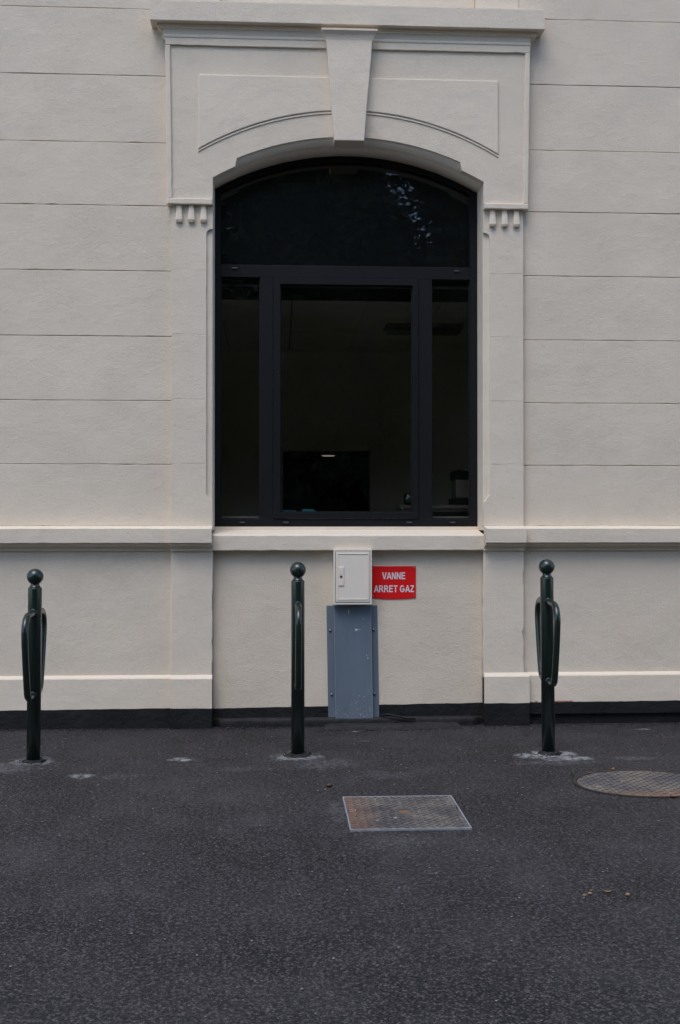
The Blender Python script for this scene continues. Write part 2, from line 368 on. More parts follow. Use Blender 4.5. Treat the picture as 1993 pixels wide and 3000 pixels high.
def profile_run(xL, xR, ywall, prof, retL=True, retR=True, step=0.06, jit=0.0012):
    """Moulding along x with mitred returns: prof = [(projection, z), ...] from top to bottom; its back is the wall."""
    bm = bmesh.new(); rows = []
    n = max(2, int((xR-xL)/step))
    for o, z in prof:
        a = xL-(o if retL else 0); b_ = xR+(o if retR else 0)
        row = [bm.verts.new((a, ywall, z))]
        for i in range(n+1):
            x = a+(b_-a)*i/n
            j = noise.noise(Vector((x*11, z*3, o*40)))*jit if 0 < i < n else 0
            row.append(bm.verts.new((x, ywall-o+j, z+(j*1.2 if o > 0.001 else 0))))
        row.append(bm.verts.new((b_, ywall, z))); rows.append(row)
    for r0, r1 in zip(rows, rows[1:]):
        for i in range(len(r0)-1):
            try: bm.faces.new((r0[i], r0[i+1], r1[i+1], r1[i]))
            except ValueError: pass
    bm.faces.new(rows[0][::-1]); bm.faces.new(rows[-1])
    bmesh.ops.remove_doubles(bm, verts=bm.verts, dist=1e-6)
    return bm
def lathe_bm(prof, seg=32, bm=None, centre=(0, 0)):
    bm = bm or bmesh.new(); rings = []
    for r, z in prof:
        if r < 1e-6: rings.append([bm.verts.new((centre[0], centre[1], z))])
        else: rings.append([bm.verts.new((centre[0]+r*math.cos(2*math.pi*i/seg), centre[1]+r*math.sin(2*math.pi*i/seg), z)) for i in range(seg)])
    for a, b_ in zip(rings, rings[1:]):
        for i in range(seg):
            j = (i+1) % seg
            if len(a) == 1 and len(b_) == 1: continue
            if len(a) == 1: bm.faces.new((a[0], b_[i], b_[j]))
            elif len(b_) == 1: bm.faces.new((a[i], a[j], b_[0]))
            else: bm.faces.new((a[i], a[j], b_[j], b_[i]))
    return bm
def tube_bm(pts, r, seg=14, bm=None, radii=None):
    bm = bm or bmesh.new(); pts = [Vector(q) for q in pts]; rings = []
    up = None
    for i, q in enumerate(pts):
        d = (pts[min(i+1, len(pts)-1)]-pts[max(i-1, 0)]).normalized()
        if up is None:
            up = Vector((1, 0, 0)) if abs(d.x) < 0.9 else Vector((0, 1, 0))
        a = (up - d*up.dot(d)).normalized(); up = a; b_ = d.cross(a)
        rr = radii[i] if radii else r
        rings.append([bm.verts.new(q+(a*math.cos(2*math.pi*k/seg)+b_*math.sin(2*math.pi*k/seg))*rr) for k in range(seg)])
    for a, b_ in zip(rings, rings[1:]):
        for k in range(seg): bm.faces.new((a[k], a[(k+1) % seg], b_[(k+1) % seg], b_[k]))
    bm.faces.new(rings[0][::-1]); bm.faces.new(rings[-1])
    return bm
def lump_bm(r, seed, squash=(1, 1, .6), sub=1):
    bm = bmesh.new(); bmesh.ops.create_icosphere(bm, subdivisions=sub, radius=r)
    for v_ in bm.verts:
        k = 1+0.35*noise.noise(v_.co*(1.6/r)+Vector((seed, seed*2, 1)))
        v_.co = Vector((v_.co.x*squash[0], v_.co.y*squash[1], v_.co.z*squash[2]))*k
    return bm

# ------------------------------------------------------------------ ground
def ground():
    bm = bmesh.new()
    xs = [-60, -30, -15, -8, -5] + [-3.6+i*0.18 for i in range(45)] + [6, 9, 16, 30, 60]
    ys = [-60, -30, -15, -8, -3, 0, 1.5] + [2.2+i*0.18 for i in range(34)] + [10, 20, 40, 90]
    grid = [[bm.verts.new((x, y, (0.004*noise.noise(Vector((x*.9, y*.9, 0))) - 0.001) if (2.2 < y < 8.0 and -3.6 < x < 4.3) else 0)) for x in xs] for y in ys]
    for j in range(len(ys)-1):
        for i in range(len(xs)-1): bm.faces.new((grid[j][i], grid[j][i+1], grid[j+1][i+1], grid[j+1][i]))
    return tag(link('pavement', bm, 'asphalt', smooth=True), 'dark asphalt pavement in front of the cream wall', kind='structure')
ground()

# ------------------------------------------------------------------ building
D = 8.16            # y of the wall face
XC = 0.512          # centre line of the window bay
ZT = 7.6            # top of what is built
bld = thing('building', 'cream rendered building with a tall dark arched window and a black painted base', 'building', (0, D, 0))
def par(o):         # parent keeping world placement
    return o
class P_:           # parent whose children keep their world coordinates
    pass
def adopt(o, parent):
    o.parent = parent; o.matrix_parent_inverse = Matrix.Translation(-Vector(parent.location)) if parent.parent is None else Matrix.Identity(4)
    return o
def B(name, outline, yf, yb, mat, bevel=0.004, jit=0.0015, step=0.05, parent=None):
    o = link(name, slab_bm(outline, D+yf, D+yb, bevel, jit, step), mat)
    return adopt(o, bld) if parent is None else sub(o, parent)
def sub(o, parent):
    o.parent = parent; return o
def BB(name, bm, mat, smooth=False):
    return adopt(link(name, bm, mat, smooth=smooth), bld)

XL, XRR = -6.0, 7.2                     # how far the wall is built
grooves = [1.473, 1.924, 2.391, 2.862, 3.342, 3.821, 4.285, 4.778, 5.27, 5.76, 6.25, 6.74, 7.23, ZT]
IN_L, IN_R = XC-1.26, XC+1.26           # courses run in behind pilasters and block
G = 0.0018
# mortar / backing wall, seen only in the joints
BB('backing_wall', box_bm(XL, IN_L, D+0.0075, D+0.30, 0.0, ZT), 'wall')
BB('backing_wall', box_bm(IN_R, XRR, D+0.0075, D+0.30, 0.0, ZT), 'wall')
for k, (z0, z1) in enumerate(zip(grooves, grooves[1:])):
    for side in (0, 1):
        x0, x1 = (XL, IN_L-0.001*k) if side == 0 else (IN_R+0.001*k, XRR)
        y = random.uniform(-0.0015, 0.0015)
        B('render_course', rect(x0, x1, z0+G if k else z0+0.0, z1-G), y, 0.0095, 'wall', 0.0032, 0.0016, 0.06)
# lower walls either side of the pilasters
for x0, x1 in ((XL, IN_L), (IN_R, XRR)):
    B('lower_wall', rect(x0, x1, 0.34, 1.33), 0.0, 0.010, 'wall', 0, 0, 0)

# pilasters: blocks with faint joints and a stopped chamfer on the window side
pz = [1.473, 1.93, 2.40, 2.875, 3.345, 3.822]
CH0, CH1 = 1.70, 3.62
for s_ in (-1, 1):
    xo = XC+s_*1.298; xi = XC+s_*0.999; xch = XC+s_*1.046
    for k, (z0, z1) in enumerate(zip(pz, pz[1:])):
        pts = [(xo, z0), (xo, z1)]
        # inner edge, from top to bottom, stepping back where the chamfer runs
        e = []
        if z1 > CH1: e += [(xi, z1), (xi, CH1+0.028)] + [(xi+(xch-xi)*q, CH1+0.028-0.032*(1-math.sqrt(max(0, 1-q*q)))) for q in (0.3, .6, .85)] + [(xch, CH1-.01)]
        else: e += [(xch, z1)]
        if z0 < CH0: e += [(xch, CH0), (xi+(xch-xi)*.75, CH0-0.008), (xi+(xch-xi)*.4, CH0-.035), (xi, CH0-.05), (xi, z0)]
        else: e += [(xch, z0)]
        g_ = 0.0003
        pts = [(xo, z0+g_), (xo, z1-g_)] + [(x, min(max(z, z0+g_), z1-g_)) for x, z in e]
        B('pilaster_block', pts, -0.04, 0.0105+0.0005*k, 'stone', 0.0016, 0.0010, 0.05)
    # the core behind the chamfer: jamb of the opening, slanted at the front
    a, b_ = sorted((xi, xch+s_*0.16))
    bm = bmesh.new()
    cs = [(xi, 0.22), (xi, -0.012), (xi+s_*0.006, -0.0185), (xch-s_*.004, -0.022), (xch+s_*0.05, -0.024), (xch+s_*0.16, -0.024), (xch+s_*0.16, 0.22)]
    lo = [bm.verts.new((x, D+y, 1.44)) for x, y in cs]; hi = [bm.verts.new((x, D+y, 3.83)) for x, y in cs]
    for i in range(len(cs)): bm.faces.new((lo[i], lo[(i+1) % len(cs)], hi[(i+1) % len(cs)], hi[i]))
    bm.faces.new(lo); bm.faces.new(hi[::-1])
    BB('jamb', bm, 'trim')
    # upper jamb behind the lintel block
    a, b_ = sorted((xi, xi+s_*0.2))
    BB('jamb', box_bm(a, b_, D-0.02, D+0.2205, 3.8305, 4.016), 'trim')
    # lower pilaster
    a, b_ = sorted((xi, xo))
    B('lower_pilaster', rect(a, b_, 0.35, 1.33), -0.04, 0.0125, 'stone', 0.005, 0.0042, 0.03)
    # plinth of the pilaster, with a sloped top
    xo2 = XC+s_*(1.302 if s_ < 0 else 1.334)
    a, b_ = sorted((xi+s_*0.001, xo2))
    BB('plinth_block', profile_run(a+0.0, b_-0.0, D-0.0405, [(0.0, .388), (0.026, .366), (0.030, .360), (0.030, .10)], False, False), 'trim')
for x0, x1 in ((XL, XC-1.3025), (XC+1.3345, XRR)):
    BB('plinth_course', profile_run(x0, x1, D-0.0005, [(0.0, .384), (0.027, .367), (0.032, .359), (0.032, .10)], False, False), 'trim')
# splash: apron wall under the window
B('apron_wall', rect(XC-0.9985, XC+0.9985, 0.0, 1.30), 0.02, 0.28, 'apron', 0, 0, 0)

# string course (sill band) left and right: sloped top, flat face, cavetto below
def band(x0, x1, yw, pr, L_, R_, nm):
    prof = [(0.0, 1.4735), (pr-0.006, 1.4570), (pr, 1.452), (pr+.0005, 1.40), (pr, 1.352), (pr-0.005, 1.3475)]
    BB(nm, profile_run(x0, x1, yw, prof, L_, R_, jit=0.0022), 'stone')
    cav = [(pr-0.022, 1.3470), (pr-0.024, 1.334)] + [(0.016+(pr-0.042)*(1-math.sin(a)), 1.334-0.029*(1-math.cos(a))-0.002) for a in [math.pi/2*i/6 for i in range(7)]] + [(0.016, 1.302), (0.020, 1.300), (0.020, 1.291), (0.0, 1.289)]
    BB('band_moulding', profile_run(x0, x1, yw, cav, L_, R_), 'trim')
band(XL, XC-1.300, D-0.0, 0.10, False, False, 'string_course')
band(XC+1.300, XRR, D-0.0, 0.10, False, False, 'string_course')
band(XC-1.298, XC-0.9995, D-0.0405, 0.098, False, False, 'string_course_block')
band(XC+0.9995, XC+1.298, D-0.0405, 0.098, False, False, 'string_course_block')
# window sill
BB('window_sill', profile_run(XC-0.998, XC+0.998, D+0.20, [(0.0, 1.444), (0.235, 1.412), (0.246, 1.4075), (0.2525, 1.399), (0.2525, 1.298), (0.249, 1.2925), (0.19, 1.2905)], False, False, 0.03, 0.003), 'stone')
BB('sub_sill', box_bm(XC-0.9975, XC+0.9975, D+0.178, D+0.30, 1.40, 1.4665, 0.002), 'trim')

# lintel block over the window
def arc(r, ztop, h0, h1, n=24):
    return [(XC+h0+(h1-h0)*i/n, ztop-r+math.sqrt(r*r-(h0+(h1-h0)*i/n)**2)) for i in range(n+1)]
R1, Z1 = 2.012, 4.283        # intrados
R2, Z2 = 2.070, 4.333        # top edge of the arch chamfer
top, bot = 5.02, 3.818
CHX = 0.835
outline = [(XC-1.328, bot), (XC-0.998, bot)] + arc(R1, Z1, -0.998, -CHX, 6) + arc(R2, Z2, -CHX+.012, CHX-.012, 30) + arc(R1, Z1, CHX, 0.998, 6) + [(XC+0.998, bot), (XC+1.328, bot), (XC+1.344, top), (XC-1.344, top)]
B('lintel_block', outline, -0.060, 0.0125, 'wall', 0.004, 0.0015, 0.045)
# chamfered arch edge (cavetto strip) and soffit
def arch_strip(name, rows, h, mat, n=48, smooth=True, jit=0.0015):
    """rows: list of (R, ztop, y)"""
    bm = bmesh.new(); vs = []
    for r_, zt, y in rows:
        vs.append([bm.verts.new((x, D+y, z+noise.noise(Vector((x*13, y*30, 1)))*jit)) for x, z in arc(r_, zt, -h, h, n)])
    for a, b_ in zip(vs, vs[1:]):
        for i in range(n): bm.faces.new((a[i], a[i+1], b_[i+1], b_[i]))
    return BB(name, bm, mat, smooth)
ch = [(R2, Z2+.003, -0.056), (R2, Z2+0.001, -0.050), (R2, Z2-.005, -0.046), (R2-.02, Z2-0.016, -0.040), (R2-.035, Z2-.030, -0.026), (R2-.05, Z2-.045, -0.012), (R1, Z1+.0015, -0.004), (R1, Z1, 0.002)]
arch_strip('arch_chamfer', ch, CHX+.001, 'trim')
arch_strip('arch_soffit', [(R1, Z1+0.25, -0.001), (R1, Z1, 0.0), (R1, Z1, 0.23), (R1, Z1+0.25, 0.23)], 0.9985, 'trim')
for s_ in (-1, 1):       # the arris left square at both springings
    h0, h1 = sorted((s_*CHX, s_*0.998))
    pts = arc(R1, Z1+.001, h0, h1, 8); pts = pts + [(pts[-1][0], pts[-1][1]+.12), (pts[0][0], pts[0][1]+.12)]
    B('arch_stop', pts, -0.054, 0.011, 'trim', 0.002, 0.001, 0.04)
# raised border of the block
for s_ in (-1, 1):
    xo0, xo1 = XC+s_*1.328, XC+s_*1.344
    xi0, xi1 = XC+s_*1.292, XC+s_*1.308
    B('border_strip', [(xo0, bot+.0405), (xi0, bot+.0405), (xi1, top-.0405), (xo1, top-.0405)], -0.0765, -0.059, 'trim', 0.006, 0.001, 0.05)
    a, b_ = sorted((xo0, XC+s_*1.000))
    B('border_strip', rect(a, b_, bot-.002, bot+.040), -0.082, -0.059, 'trim', 0.006, 0.002, 0.03)
    a, b_ = sorted((xo1, XC+s_*0.165))
    B('border_strip', rect(a, b_, top-.040, top+.01), -0.077, -0.059, 'trim', 0.004, 0.0015, 0.05)
    # raised spandrel panel above the arch
    h0, h1 = sorted((s_*0.10, s_*1.106))
    ap = arc(2.166, 4.526, h0, h1, 16)
    pts = ap + [(ap[-1][0], 4.77), (ap[0][0], 4.77)]
    B('spandrel_panel', pts, -0.0735, -0.0585, 'trim', 0.0065, 0.001, 0.05)
    # fillet under the panel following the arch
    ap2 = arc(2.166, 4.5075, h0, h1, 16)
    pts = ap2 + arc(2.166, 4.521, h0, h1, 16)[::-1]
    B('arch_fillet', pts, -0.0668, -0.0588, 'trim', 0.002, 0.0008, 0.06)
    # guttae
    for k in range(3):
        xg = XC+s_*(1.155-0.0 + (k-1)*0.0888)
        bm = bmesh.new()
        zt, zb = bot-.003, bot-.128
        y0 = D-0.039
        def ring(hw, dy, z): return [bm.verts.new(q) for q in ((xg-hw, y0, z), (xg-hw*.98, y0-dy, z), (xg-hw*.45, y0-dy-0.004, z), (xg+hw*.45, y0-dy-.004, z), (xg+hw*.98, y0-dy, z), (xg+hw, y0, z))]
        rs = [ring(.018, .018, zt), ring(.0245, .026, zb+.018), ring(.021, .020, zb+.002), ring(.016, .012, zb)]
        for a_, b2 in zip(rs, rs[1:]):
            for i in range(6): bm.faces.new((a_[i], a_[(i+1) % 6], b2[(i+1) % 6], b2[i]))
        bm.faces.new(rs[0]); bm.faces.new(rs[-1][::-1])
        for v_ in bm.verts: v_.co += Vector((noise.noise(v_.co*30), 0, noise.noise(v_.co*31+Vector((4, 0, 0)))))*0.0022
        BB('gutta', bm, 'trim')

# keystone with flared cap
kz0, kz1 = 4.283, 5.02
B('keystone', [(XC-0.1085-.004, kz0), (XC+0.1085-.004, kz0), (XC+0.167, kz1+.03), (XC-0.175, kz1+.03)], -0.135, 0.10, 'trim', 0.004, 0.0012, 0.05)
BB('keystone_cap', profile_run(XC-0.176, XC+0.170, D-0.1355, [(0.030, 5.092), (0.030, 5.078), (0.022, 5.070), (0.010, 5.055), (0.003, 5.035), (-0.004, 5.015)][:5]+[(0.0, 5.02)], True, True), 'trim')
# cornice moulding and slab
cx = XC-0.005
BB('cornice_moulding', profile_run(cx-1.350, cx+1.350, D-0.0, [(0.098, 5.128), (0.098, 5.111), (0.091, 5.109), (0.089, 5.098)] + [(0.074+0.014*(1-math.sin(a)), 5.096-0.040*(1-math.cos(a))*1.0) for a in [math.pi/2*i/6 for i in range(7)]] + [(0.078, 5.053), (0.083, 5.047), (0.082, 5.036), (0.078, 5.032), (0.0772, 5.030), (0.0768, 5.0195), (0.0, 5.0190)], False, False), 'trim')
for s_ in (-1, 1):
    pass
# returns of the moulding beyond the block on both sides
for s_ in (-1, 1):
    x0 = cx+s_*1.350
    prof = [(0.046, 5.128), (0.046, 5.105), (0.040, 5.100)] + [(0.008+0.030*(1-math.sin(a)), 5.096-0.040*(1-math.cos(a))) for a in [math.pi/2*i/6 for i in range(7)]] + [(0.012, 5.050), (0.012, 5.034), (0.0, 5.030)]
    bm = bmesh.new(); rows = []
    for o_, z in prof:
        rows.append([bm.verts.new((x0, D, z)), bm.verts.new((x0+s_*o_, D, z)), bm.verts.new((x0+s_*o_, D-0.052-o_, z)), bm.verts.new((x0, D-0.052-o_, z))])
    for a_, b2 in zip(rows, rows[1:]):
        for i in range(4): bm.faces.new((a_[i], a_[(i+1) % 4], b2[(i+1) % 4], b2[i]))
    bm.faces.new(rows[0]); bm.faces.new(rows[-1][::-1])
    BB('moulding_return', bm, 'trim')
SL = profile_run(cx-1.4415, cx+1.4415, D+0.02, [(0.0, 5.300), (0.155, 5.2800), (0.1630, 5.276), (0.1640, 5.268), (0.1640, 5.131), (0.161, 5.1275), (0.0, 5.1275)], False, False, 0.04, 0.0016)
BB('upper_sill_slab', SL, 'stone')
# upper floor: window niche apron above the slab
BB('upper_recess', box_bm(XC-0.955, XC+0.95, D+0.055, D+0.30, 4.90, ZT), 'trim')
for s_ in (-1, 1):
    a, b_ = sorted((XC+s_*0.952, XC+s_*1.270)); B('upper_pilaster', rect(a, b_, 5.0, ZT), -0.008, 0.3, 'trim', 0.003, 0.001, 0.06)
BB('wall_core', box_bm(XC-1.2, XC-0.9995, D+0.222, D+0.32, 0.0, 4.95), 'room')
BB('wall_core', box_bm(XC+0.9995, XC+1.2, D+0.222, D+0.32, 0.0, 4.95), 'room')
BB('wall_core', box_bm(XC-0.9990, XC+0.9990, D+0.285, D+0.32, 0.0, 1.405), 'room')
BB('roof_slab', box_bm(XL, XRR, D-0.12, D+7.0, ZT+0.001, ZT+0.25), 'trim')

# black painted base, wavy top edge; the ledge and the recess under it
def base_piece(x0, x1, zl, zr, yf, yb, z0=-0.02, nm='black_base', bev=0.004, jb=0.003):
    n = max(3, int((x1-x0)/0.03)); pts = []
    for i in range(n+1):
        x = x0+(x1-x0)*i/n; z = zl+(zr-zl)*i/n + 0.0035*noise.noise(Vector((x*7, 0, zl*9))) + 0.0015*noise.noise(Vector((x*40, 2, 0)))
        pts.append((x, z))
    pts = pts[::-1]
    botp = []
    for i in range(n+1):
        x = x0+(x1-x0)*i/n; botp.append((x, z0+(jb*noise.noise(Vector((x*11, 5, z0))) if z0 > 0 else 0)))
    o = slab_bm(botp+pts, D+yf, D+yb, bev, 0, 0)
    return BB(nm, o, 'black')
base_piece(XL, XC-1.3025, 0.118, 0.146, -0.0350, 0.0, nm='black_base')
base_piece(XC-1.3020, XC-0.9998, 0.150, 0.147, -0.0745, 0.0)
base_piece(XC-0.9990, XC+0.9990, 0.132, 0.158, 0.0165, 0.10)
base_piece(XC+0.9998, XC+1.3340, 0.166, 0.166, -0.0745, 0.0)
base_piece(XC+1.3345, XRR, 0.166, 0.180, -0.0352, 0.0, z0=0.076)
base_piece(XC+1.3345, XRR, 0.074, 0.074, -0.010, 0.01)
for k, (x, wd) in enumerate(((1.905, .012), (1.99, .035), (2.06, .055), (2.12, .03), (2.165, .015))):
    bm = bmesh.new(); n = 12; c0 = bm.verts.new((x, D-0.0345, .1705)); rr = []
    for i in range(n):
        a = 2*math.pi*i/n; kk = 1+.5*noise.noise(Vector((math.cos(a)*2+k, math.sin(a)*2, 3)))
        rr.append(bm.verts.new((x+wd*kk*math.cos(a), D-0.0333, .1712+.0042*kk*math.sin(a))))
    for i in range(n): bm.faces.new((c0, rr[i], rr[(i+1) % n]))
    BB('red_paint_mark', bm, 'mark')
# rough ledge under the apron
def rough_ledge(x0, x1, yf0, z1, nm, seed, amp=0.006, fall=0.012):
    bm = bmesh.new(); n = int((x1-x0)/0.025); rows = []
    prof = [(0.02, z1+.004), (yf0*0.4+0.0, z1+.001), (yf0+0.008, z1-0.002), (yf0-0.002, z1-fall), (yf0-0.006, z1*0.4), (yf0-0.010, -0.02)]
    for i in range(n+1):
        x = x0+(x1-x0)*i/n; e = min(1, min(i, n-i)/3)
        rows.append([bm.verts.new((x, D+y*e + 0.02*(1-e) + amp*noise.noise(Vector((x*6+seed, k*.6, 0))) + amp*.4*noise.noise(Vector((x*28+seed, k, 0))),
                    z + (amp*0.5*noise.noise(Vector((x*8, seed, k*.8))) if k < 5 else 0))) for k, (y, z) in enumerate(prof)])
    for a_, b2 in zip(rows, rows[1:]):
        for k in range(len(prof)-1): bm.faces.new((a_[k], a_[k+1], b2[k+1], b2[k]))
    bm.faces.new(rows[0][::-1]); bm.faces.new(rows[-1])
    return BB(nm, bm, 'black', True)
rough_ledge(XC-1.005, XC+0.998, -0.035, 0.058, 'footing_ledge', 3)
# ---------------- the arched window: child of the building
FY = D+0.212        # face of the fixed frame
win = bpy.data.objects.new('window', None); C.objects.link(win); adopt(win, bld); win['label'] = 'tall dark anthracite window with arched top light'
def WN(name, bm, mat, smooth=False): return sub(link(name, bm, mat, smooth=smooth), win)
fx0, fx1 = XC-0.9985, XC+0.9985
RG = 0.041
# fixed frame members
z_tr0, z_tr1 = 3.353, 3.446
WN('frame_sill', box_bm(fx0, fx1, FY, FY+0.07, 1.467, 1.5255, 0.002), 'alu')
for a, b_ in ((fx0, XC-0.956), (XC+0.944, fx1)):
    WN('frame_stile', box_bm(a, b_, FY+0.0005, FY+0.07, 1.526, 4.03), 'alu')
WN('frame_transom', box_bm(XC-0.9558, XC+0.9438, FY, FY+0.07, z_tr0, z_tr1, 0.002), 'alu')
for a, b_ in ((-0.146, -0.048), (1.057, 1.160)):
    WN('frame_mullion', box_bm(a, b_, FY+0.0005, FY+0.07, 1.526, z_tr0-0.0005), 'alu')
# curved head of the frame
hd = arc(R1, Z1-0.043, -0.956, 0.944, 30) + arc(R1, Z1+0.005, -0.956, 0.944, 30)[::-1]
WN('frame_head', slab_bm(hd, FY+0.0008, FY+0.07, 0.001, 0, 0), 'alu')
# opening sash
sx0, sx1, sz0, sz1 = -0.0455, 1.0545, 1.5285, 3.350
ix0, ix1, iz0, iz1 = 0.006, 1.013, 1.576, 3.302
WN('sash_rail', box_bm(sx0, sx1, FY-0.010, FY+0.05, sz0, iz0, 0.0015), 'alu'); WN('sash_rail', box_bm(sx0, sx1, FY-0.010, FY+0.05, iz1, sz1, 0.0015), 'alu')
WN('sash_stile', box_bm(sx0, ix0, FY-0.0097, FY+0.05, iz0+.0002, iz1-.0002, 0.0008), 'alu'); WN('sash_stile', box_bm(ix1, sx1, FY-0.0097, FY+0.05, iz0+.0002, iz1-.0002, 0.0008), 'alu')
# glazing beads round every pane
def bead(x0, x1, z0, z1, y0):
    bm = bmesh.new(); k = 0.007
    for q in ((x0, x1, z0, z0+k), (x0, x1, z1-k, z1), (x0, x0+k, z0+k, z1-k), (x1-k, x1, z0+k, z1-k)):
        box_bm(q[0], q[1], y0, y0+0.014, q[2], q[3], 0, bm)
    WN('glazing_bead', bm, 'seal')
panes = [(-0.4435, -0.1465, 1.526, z_tr0-.0008), (ix0, ix1, iz0, iz1), (1.1605, XC+0.9435, 1.526, z_tr0-.0008)]
for i, (a, b_, z0, z1) in enumerate(panes):
    bead(a+.0003, b_-.0003, z0+.0003, z1-.0003, FY+0.024)
    WN('pane', box_bm(a-.004, b_+.004, FY+0.038, FY+0.044, z0-.004, z1+.004), 'glass')
tp = [(XC-0.957, z_tr1-.002), (XC+0.945, z_tr1-.002)] + arc(R1, Z1-0.040, -0.957, 0.945, 30)[::-1]
WN('pane', slab_bm(tp, FY+0.038, FY+0.044, 0, 0, 0), 'glass')
WN('backing_panel', slab_bm(tp, FY+0.060, FY+0.075, 0, 0, 0), 'dark_panel')
# drainage caps
for x, z in ((-0.279, 1.4985), (0.05, 1.4985), (0.985, 1.4985), (1.318, 1.4985), (-0.338, 3.418), (1.352, 3.418)):
    WN('drain_cap', box_bm(x-.021, x+.021, FY-0.010, FY+0.002, z-.006, z+.006, 0.0025), 'cap')

# ---------------- room behind the glass
YB = D+3.2
X0, X1 = -1.7, 3.1
BB('room_wall', box_bm(X0-.1, X0, D+0.321, YB, 0, 3.9), 'room')
BB('room_wall', box_bm(X1, X1+.1, D+0.321, YB, 0, 3.9), 'room')
BB('room_wall', box_bm(X0-.1, 0.037, YB+.001, YB+0.12, 0, 3.9), 'room')
BB('room_wall', box_bm(0.930, X1+.1, YB+.001, YB+0.12, 0, 3.9), 'room')
BB('room_wall', box_bm(0.0375, 0.9295, YB+.001, YB+0.12, 2.235, 3.9), 'room')
BB('room_wall', box_bm(X0-.1, XC-1.1995, D+0.301, D+0.320, 0, 4.6), 'room'); BB('room_wall', box_bm(XC+1.1995, X1+.1, D+0.301, D+0.320, 0, 4.6), 'room')
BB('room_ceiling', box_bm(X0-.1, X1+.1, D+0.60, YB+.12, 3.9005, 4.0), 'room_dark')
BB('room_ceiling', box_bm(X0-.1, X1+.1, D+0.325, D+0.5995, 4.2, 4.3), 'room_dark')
BB('room_floor', box_bm(X0-.1, X1+.1, D+0.325, YB+4, 0.25, 0.35), 'room_floor')
# suspended ceiling: panels in a grid
for i in range(8):
    for j in range(4):
        xa = X0+0.6*i; ya = D+0.56+0.66*j
        BB('ceiling_tile', box_bm(xa+.004, min(xa+.596, X1-.004), ya+.004, min(ya+.656, YB), 3.25, 3.27), 'room')
BB('ceiling_grid', box_bm(X0, X1, D+0.56, YB-.001, 3.2705, 3.29), 'room_dark')
BB('ceiling_edge', box_bm(X0, X1, D+0.548, D+0.559, 3.25, 4.19), 'room_dark')
# door surround
for a, b_ in ((0.937, 0.990), (-0.02, 0.030)): BB('door_jamb', box_bm(a, b_, YB-0.015, YB, 0.35, 2.29), 'room')
# further dark room
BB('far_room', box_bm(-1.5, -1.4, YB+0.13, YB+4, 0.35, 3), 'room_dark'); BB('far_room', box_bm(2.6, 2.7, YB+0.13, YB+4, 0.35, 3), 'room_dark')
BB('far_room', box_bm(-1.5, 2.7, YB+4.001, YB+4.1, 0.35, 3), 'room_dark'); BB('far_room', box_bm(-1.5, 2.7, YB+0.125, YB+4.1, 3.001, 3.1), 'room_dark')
BB('inner_window_board', box_bm(XC-1.0, XC+1.0, D+0.33, D+0.62, 1.515, 1.545, 0.003), 'room')

# ---------------- things inside, seen through the glass
o = link('blind_rail', tube_bm([(X0+.02, D+0.40, 3.330), (X1-.02, D+0.40, 3.330)], 0.012, 10), 'steel', smooth=True)
tag(o, 'thin horizontal blind rail across the top of the window inside the room', 'blind rail')
o = thing('ceiling_lamp', 'unlit louvred ceiling lamp seen through upper right of the glass', 'lamp', (1.28, D+1.62, 3.25))
sub(link('housing', box_bm(-.34, .34, -.13, .13, -.035, -.001, .003), 'machine'), o)
for k in range(13): sub(link('louvre', box_bm(-.31+.05*k, -.305+.05*k, -.11, .11, -.055, -.0355), 'steel'), o)
for k in range(3): sub(link('tube', tube_bm([(-.32, -.08+.08*k, -.064), (.32, -.08+.08*k, -.064)], .007, 8), 'machine', smooth=True), o)
o = thing('round_lamp', 'small lit round ceiling lamp seen through the doorway behind the window', 'lamp', (0.60, YB+2.2, 2.32))
sub(link('lamp_shade', lathe_bm([(0, .06), (.05, .05), (.10, .01), (.11, 0)], 20), 'black_plastic', smooth=True), o)
sub(link('bulb', lathe_bm([(0, -.012), (.07, -.010), (.085, -.001), (0, 0)], 20), 'lamp', smooth=True), o)
sub(link('cord', box_bm(-.004, .004, -.004, .004, .058, .68), 'black_plastic'), o)
for k, (x0, x1, hh) in enumerate(((0.028, 0.130, .0), (0.178, 0.262, .012))):
    o = thing('paper_stack', ('flat turquoise paper lying on the inner window board, left of the folded one', 'folded turquoise paper beside the flat one on the inner window board')[k], 'paper', (0, D+0.45, 1.5455))
    bm = bmesh.new()
    pts = [(x0, 0), (x1, 0), (x1-.002, .047), (x0, .050)] if k == 0 else [(x0, 0), (x1+.03, 0), (x1+.022, .042), (x1, .056), (x0, .058)]
    slab_bm(pts, -0.01, 0.012, 0.001, 0, 0, bm)
    sub(link('sheet', bm, 'turq'), o)
o = thing('radio', 'dark red and black portable radio with a raised antenna behind the glass', 'radio', (1.075, D+0.62, 1.637))
sub(link('body', box_bm(-.085, .10, -.05, .05, 0, .095, .022), 'black_plastic', smooth=True), o)
sub(link('front_panel', box_bm(-.02, .095, -.056, -.045, .018, .078, .004), 'radio_red'), o)
bm = lathe_bm([(0, -.006), (.030, -.006), (.034, 0), (.034, .012)], 20); bmesh.ops.rotate(bm, verts=bm.verts, matrix=Matrix.Rotation(R(-90), 3, 'X'))
for v_ in bm.verts: v_.co += Vector((-.045, -.052, .047))
sub(link('speaker', bm, 'steel', smooth=True), o)
sub(link('antenna', tube_bm([(.07, .02, .09), (-.03, .03, .37)], .0022, 6), 'steel'), o)
o = thing('cabinet', 'low ivory cabinet behind the glass carrying the radio and the machine', 'cabinet', (1.45, D+0.70, 0.35))
sub(link('body', box_bm(-.48, .60, -.18, .3, 0, 1.255, .004), 'machine'), o); sub(link('top', box_bm(-.50, .62, -.20, .31, 1.256, 1.286, .004), 'machine'), o)
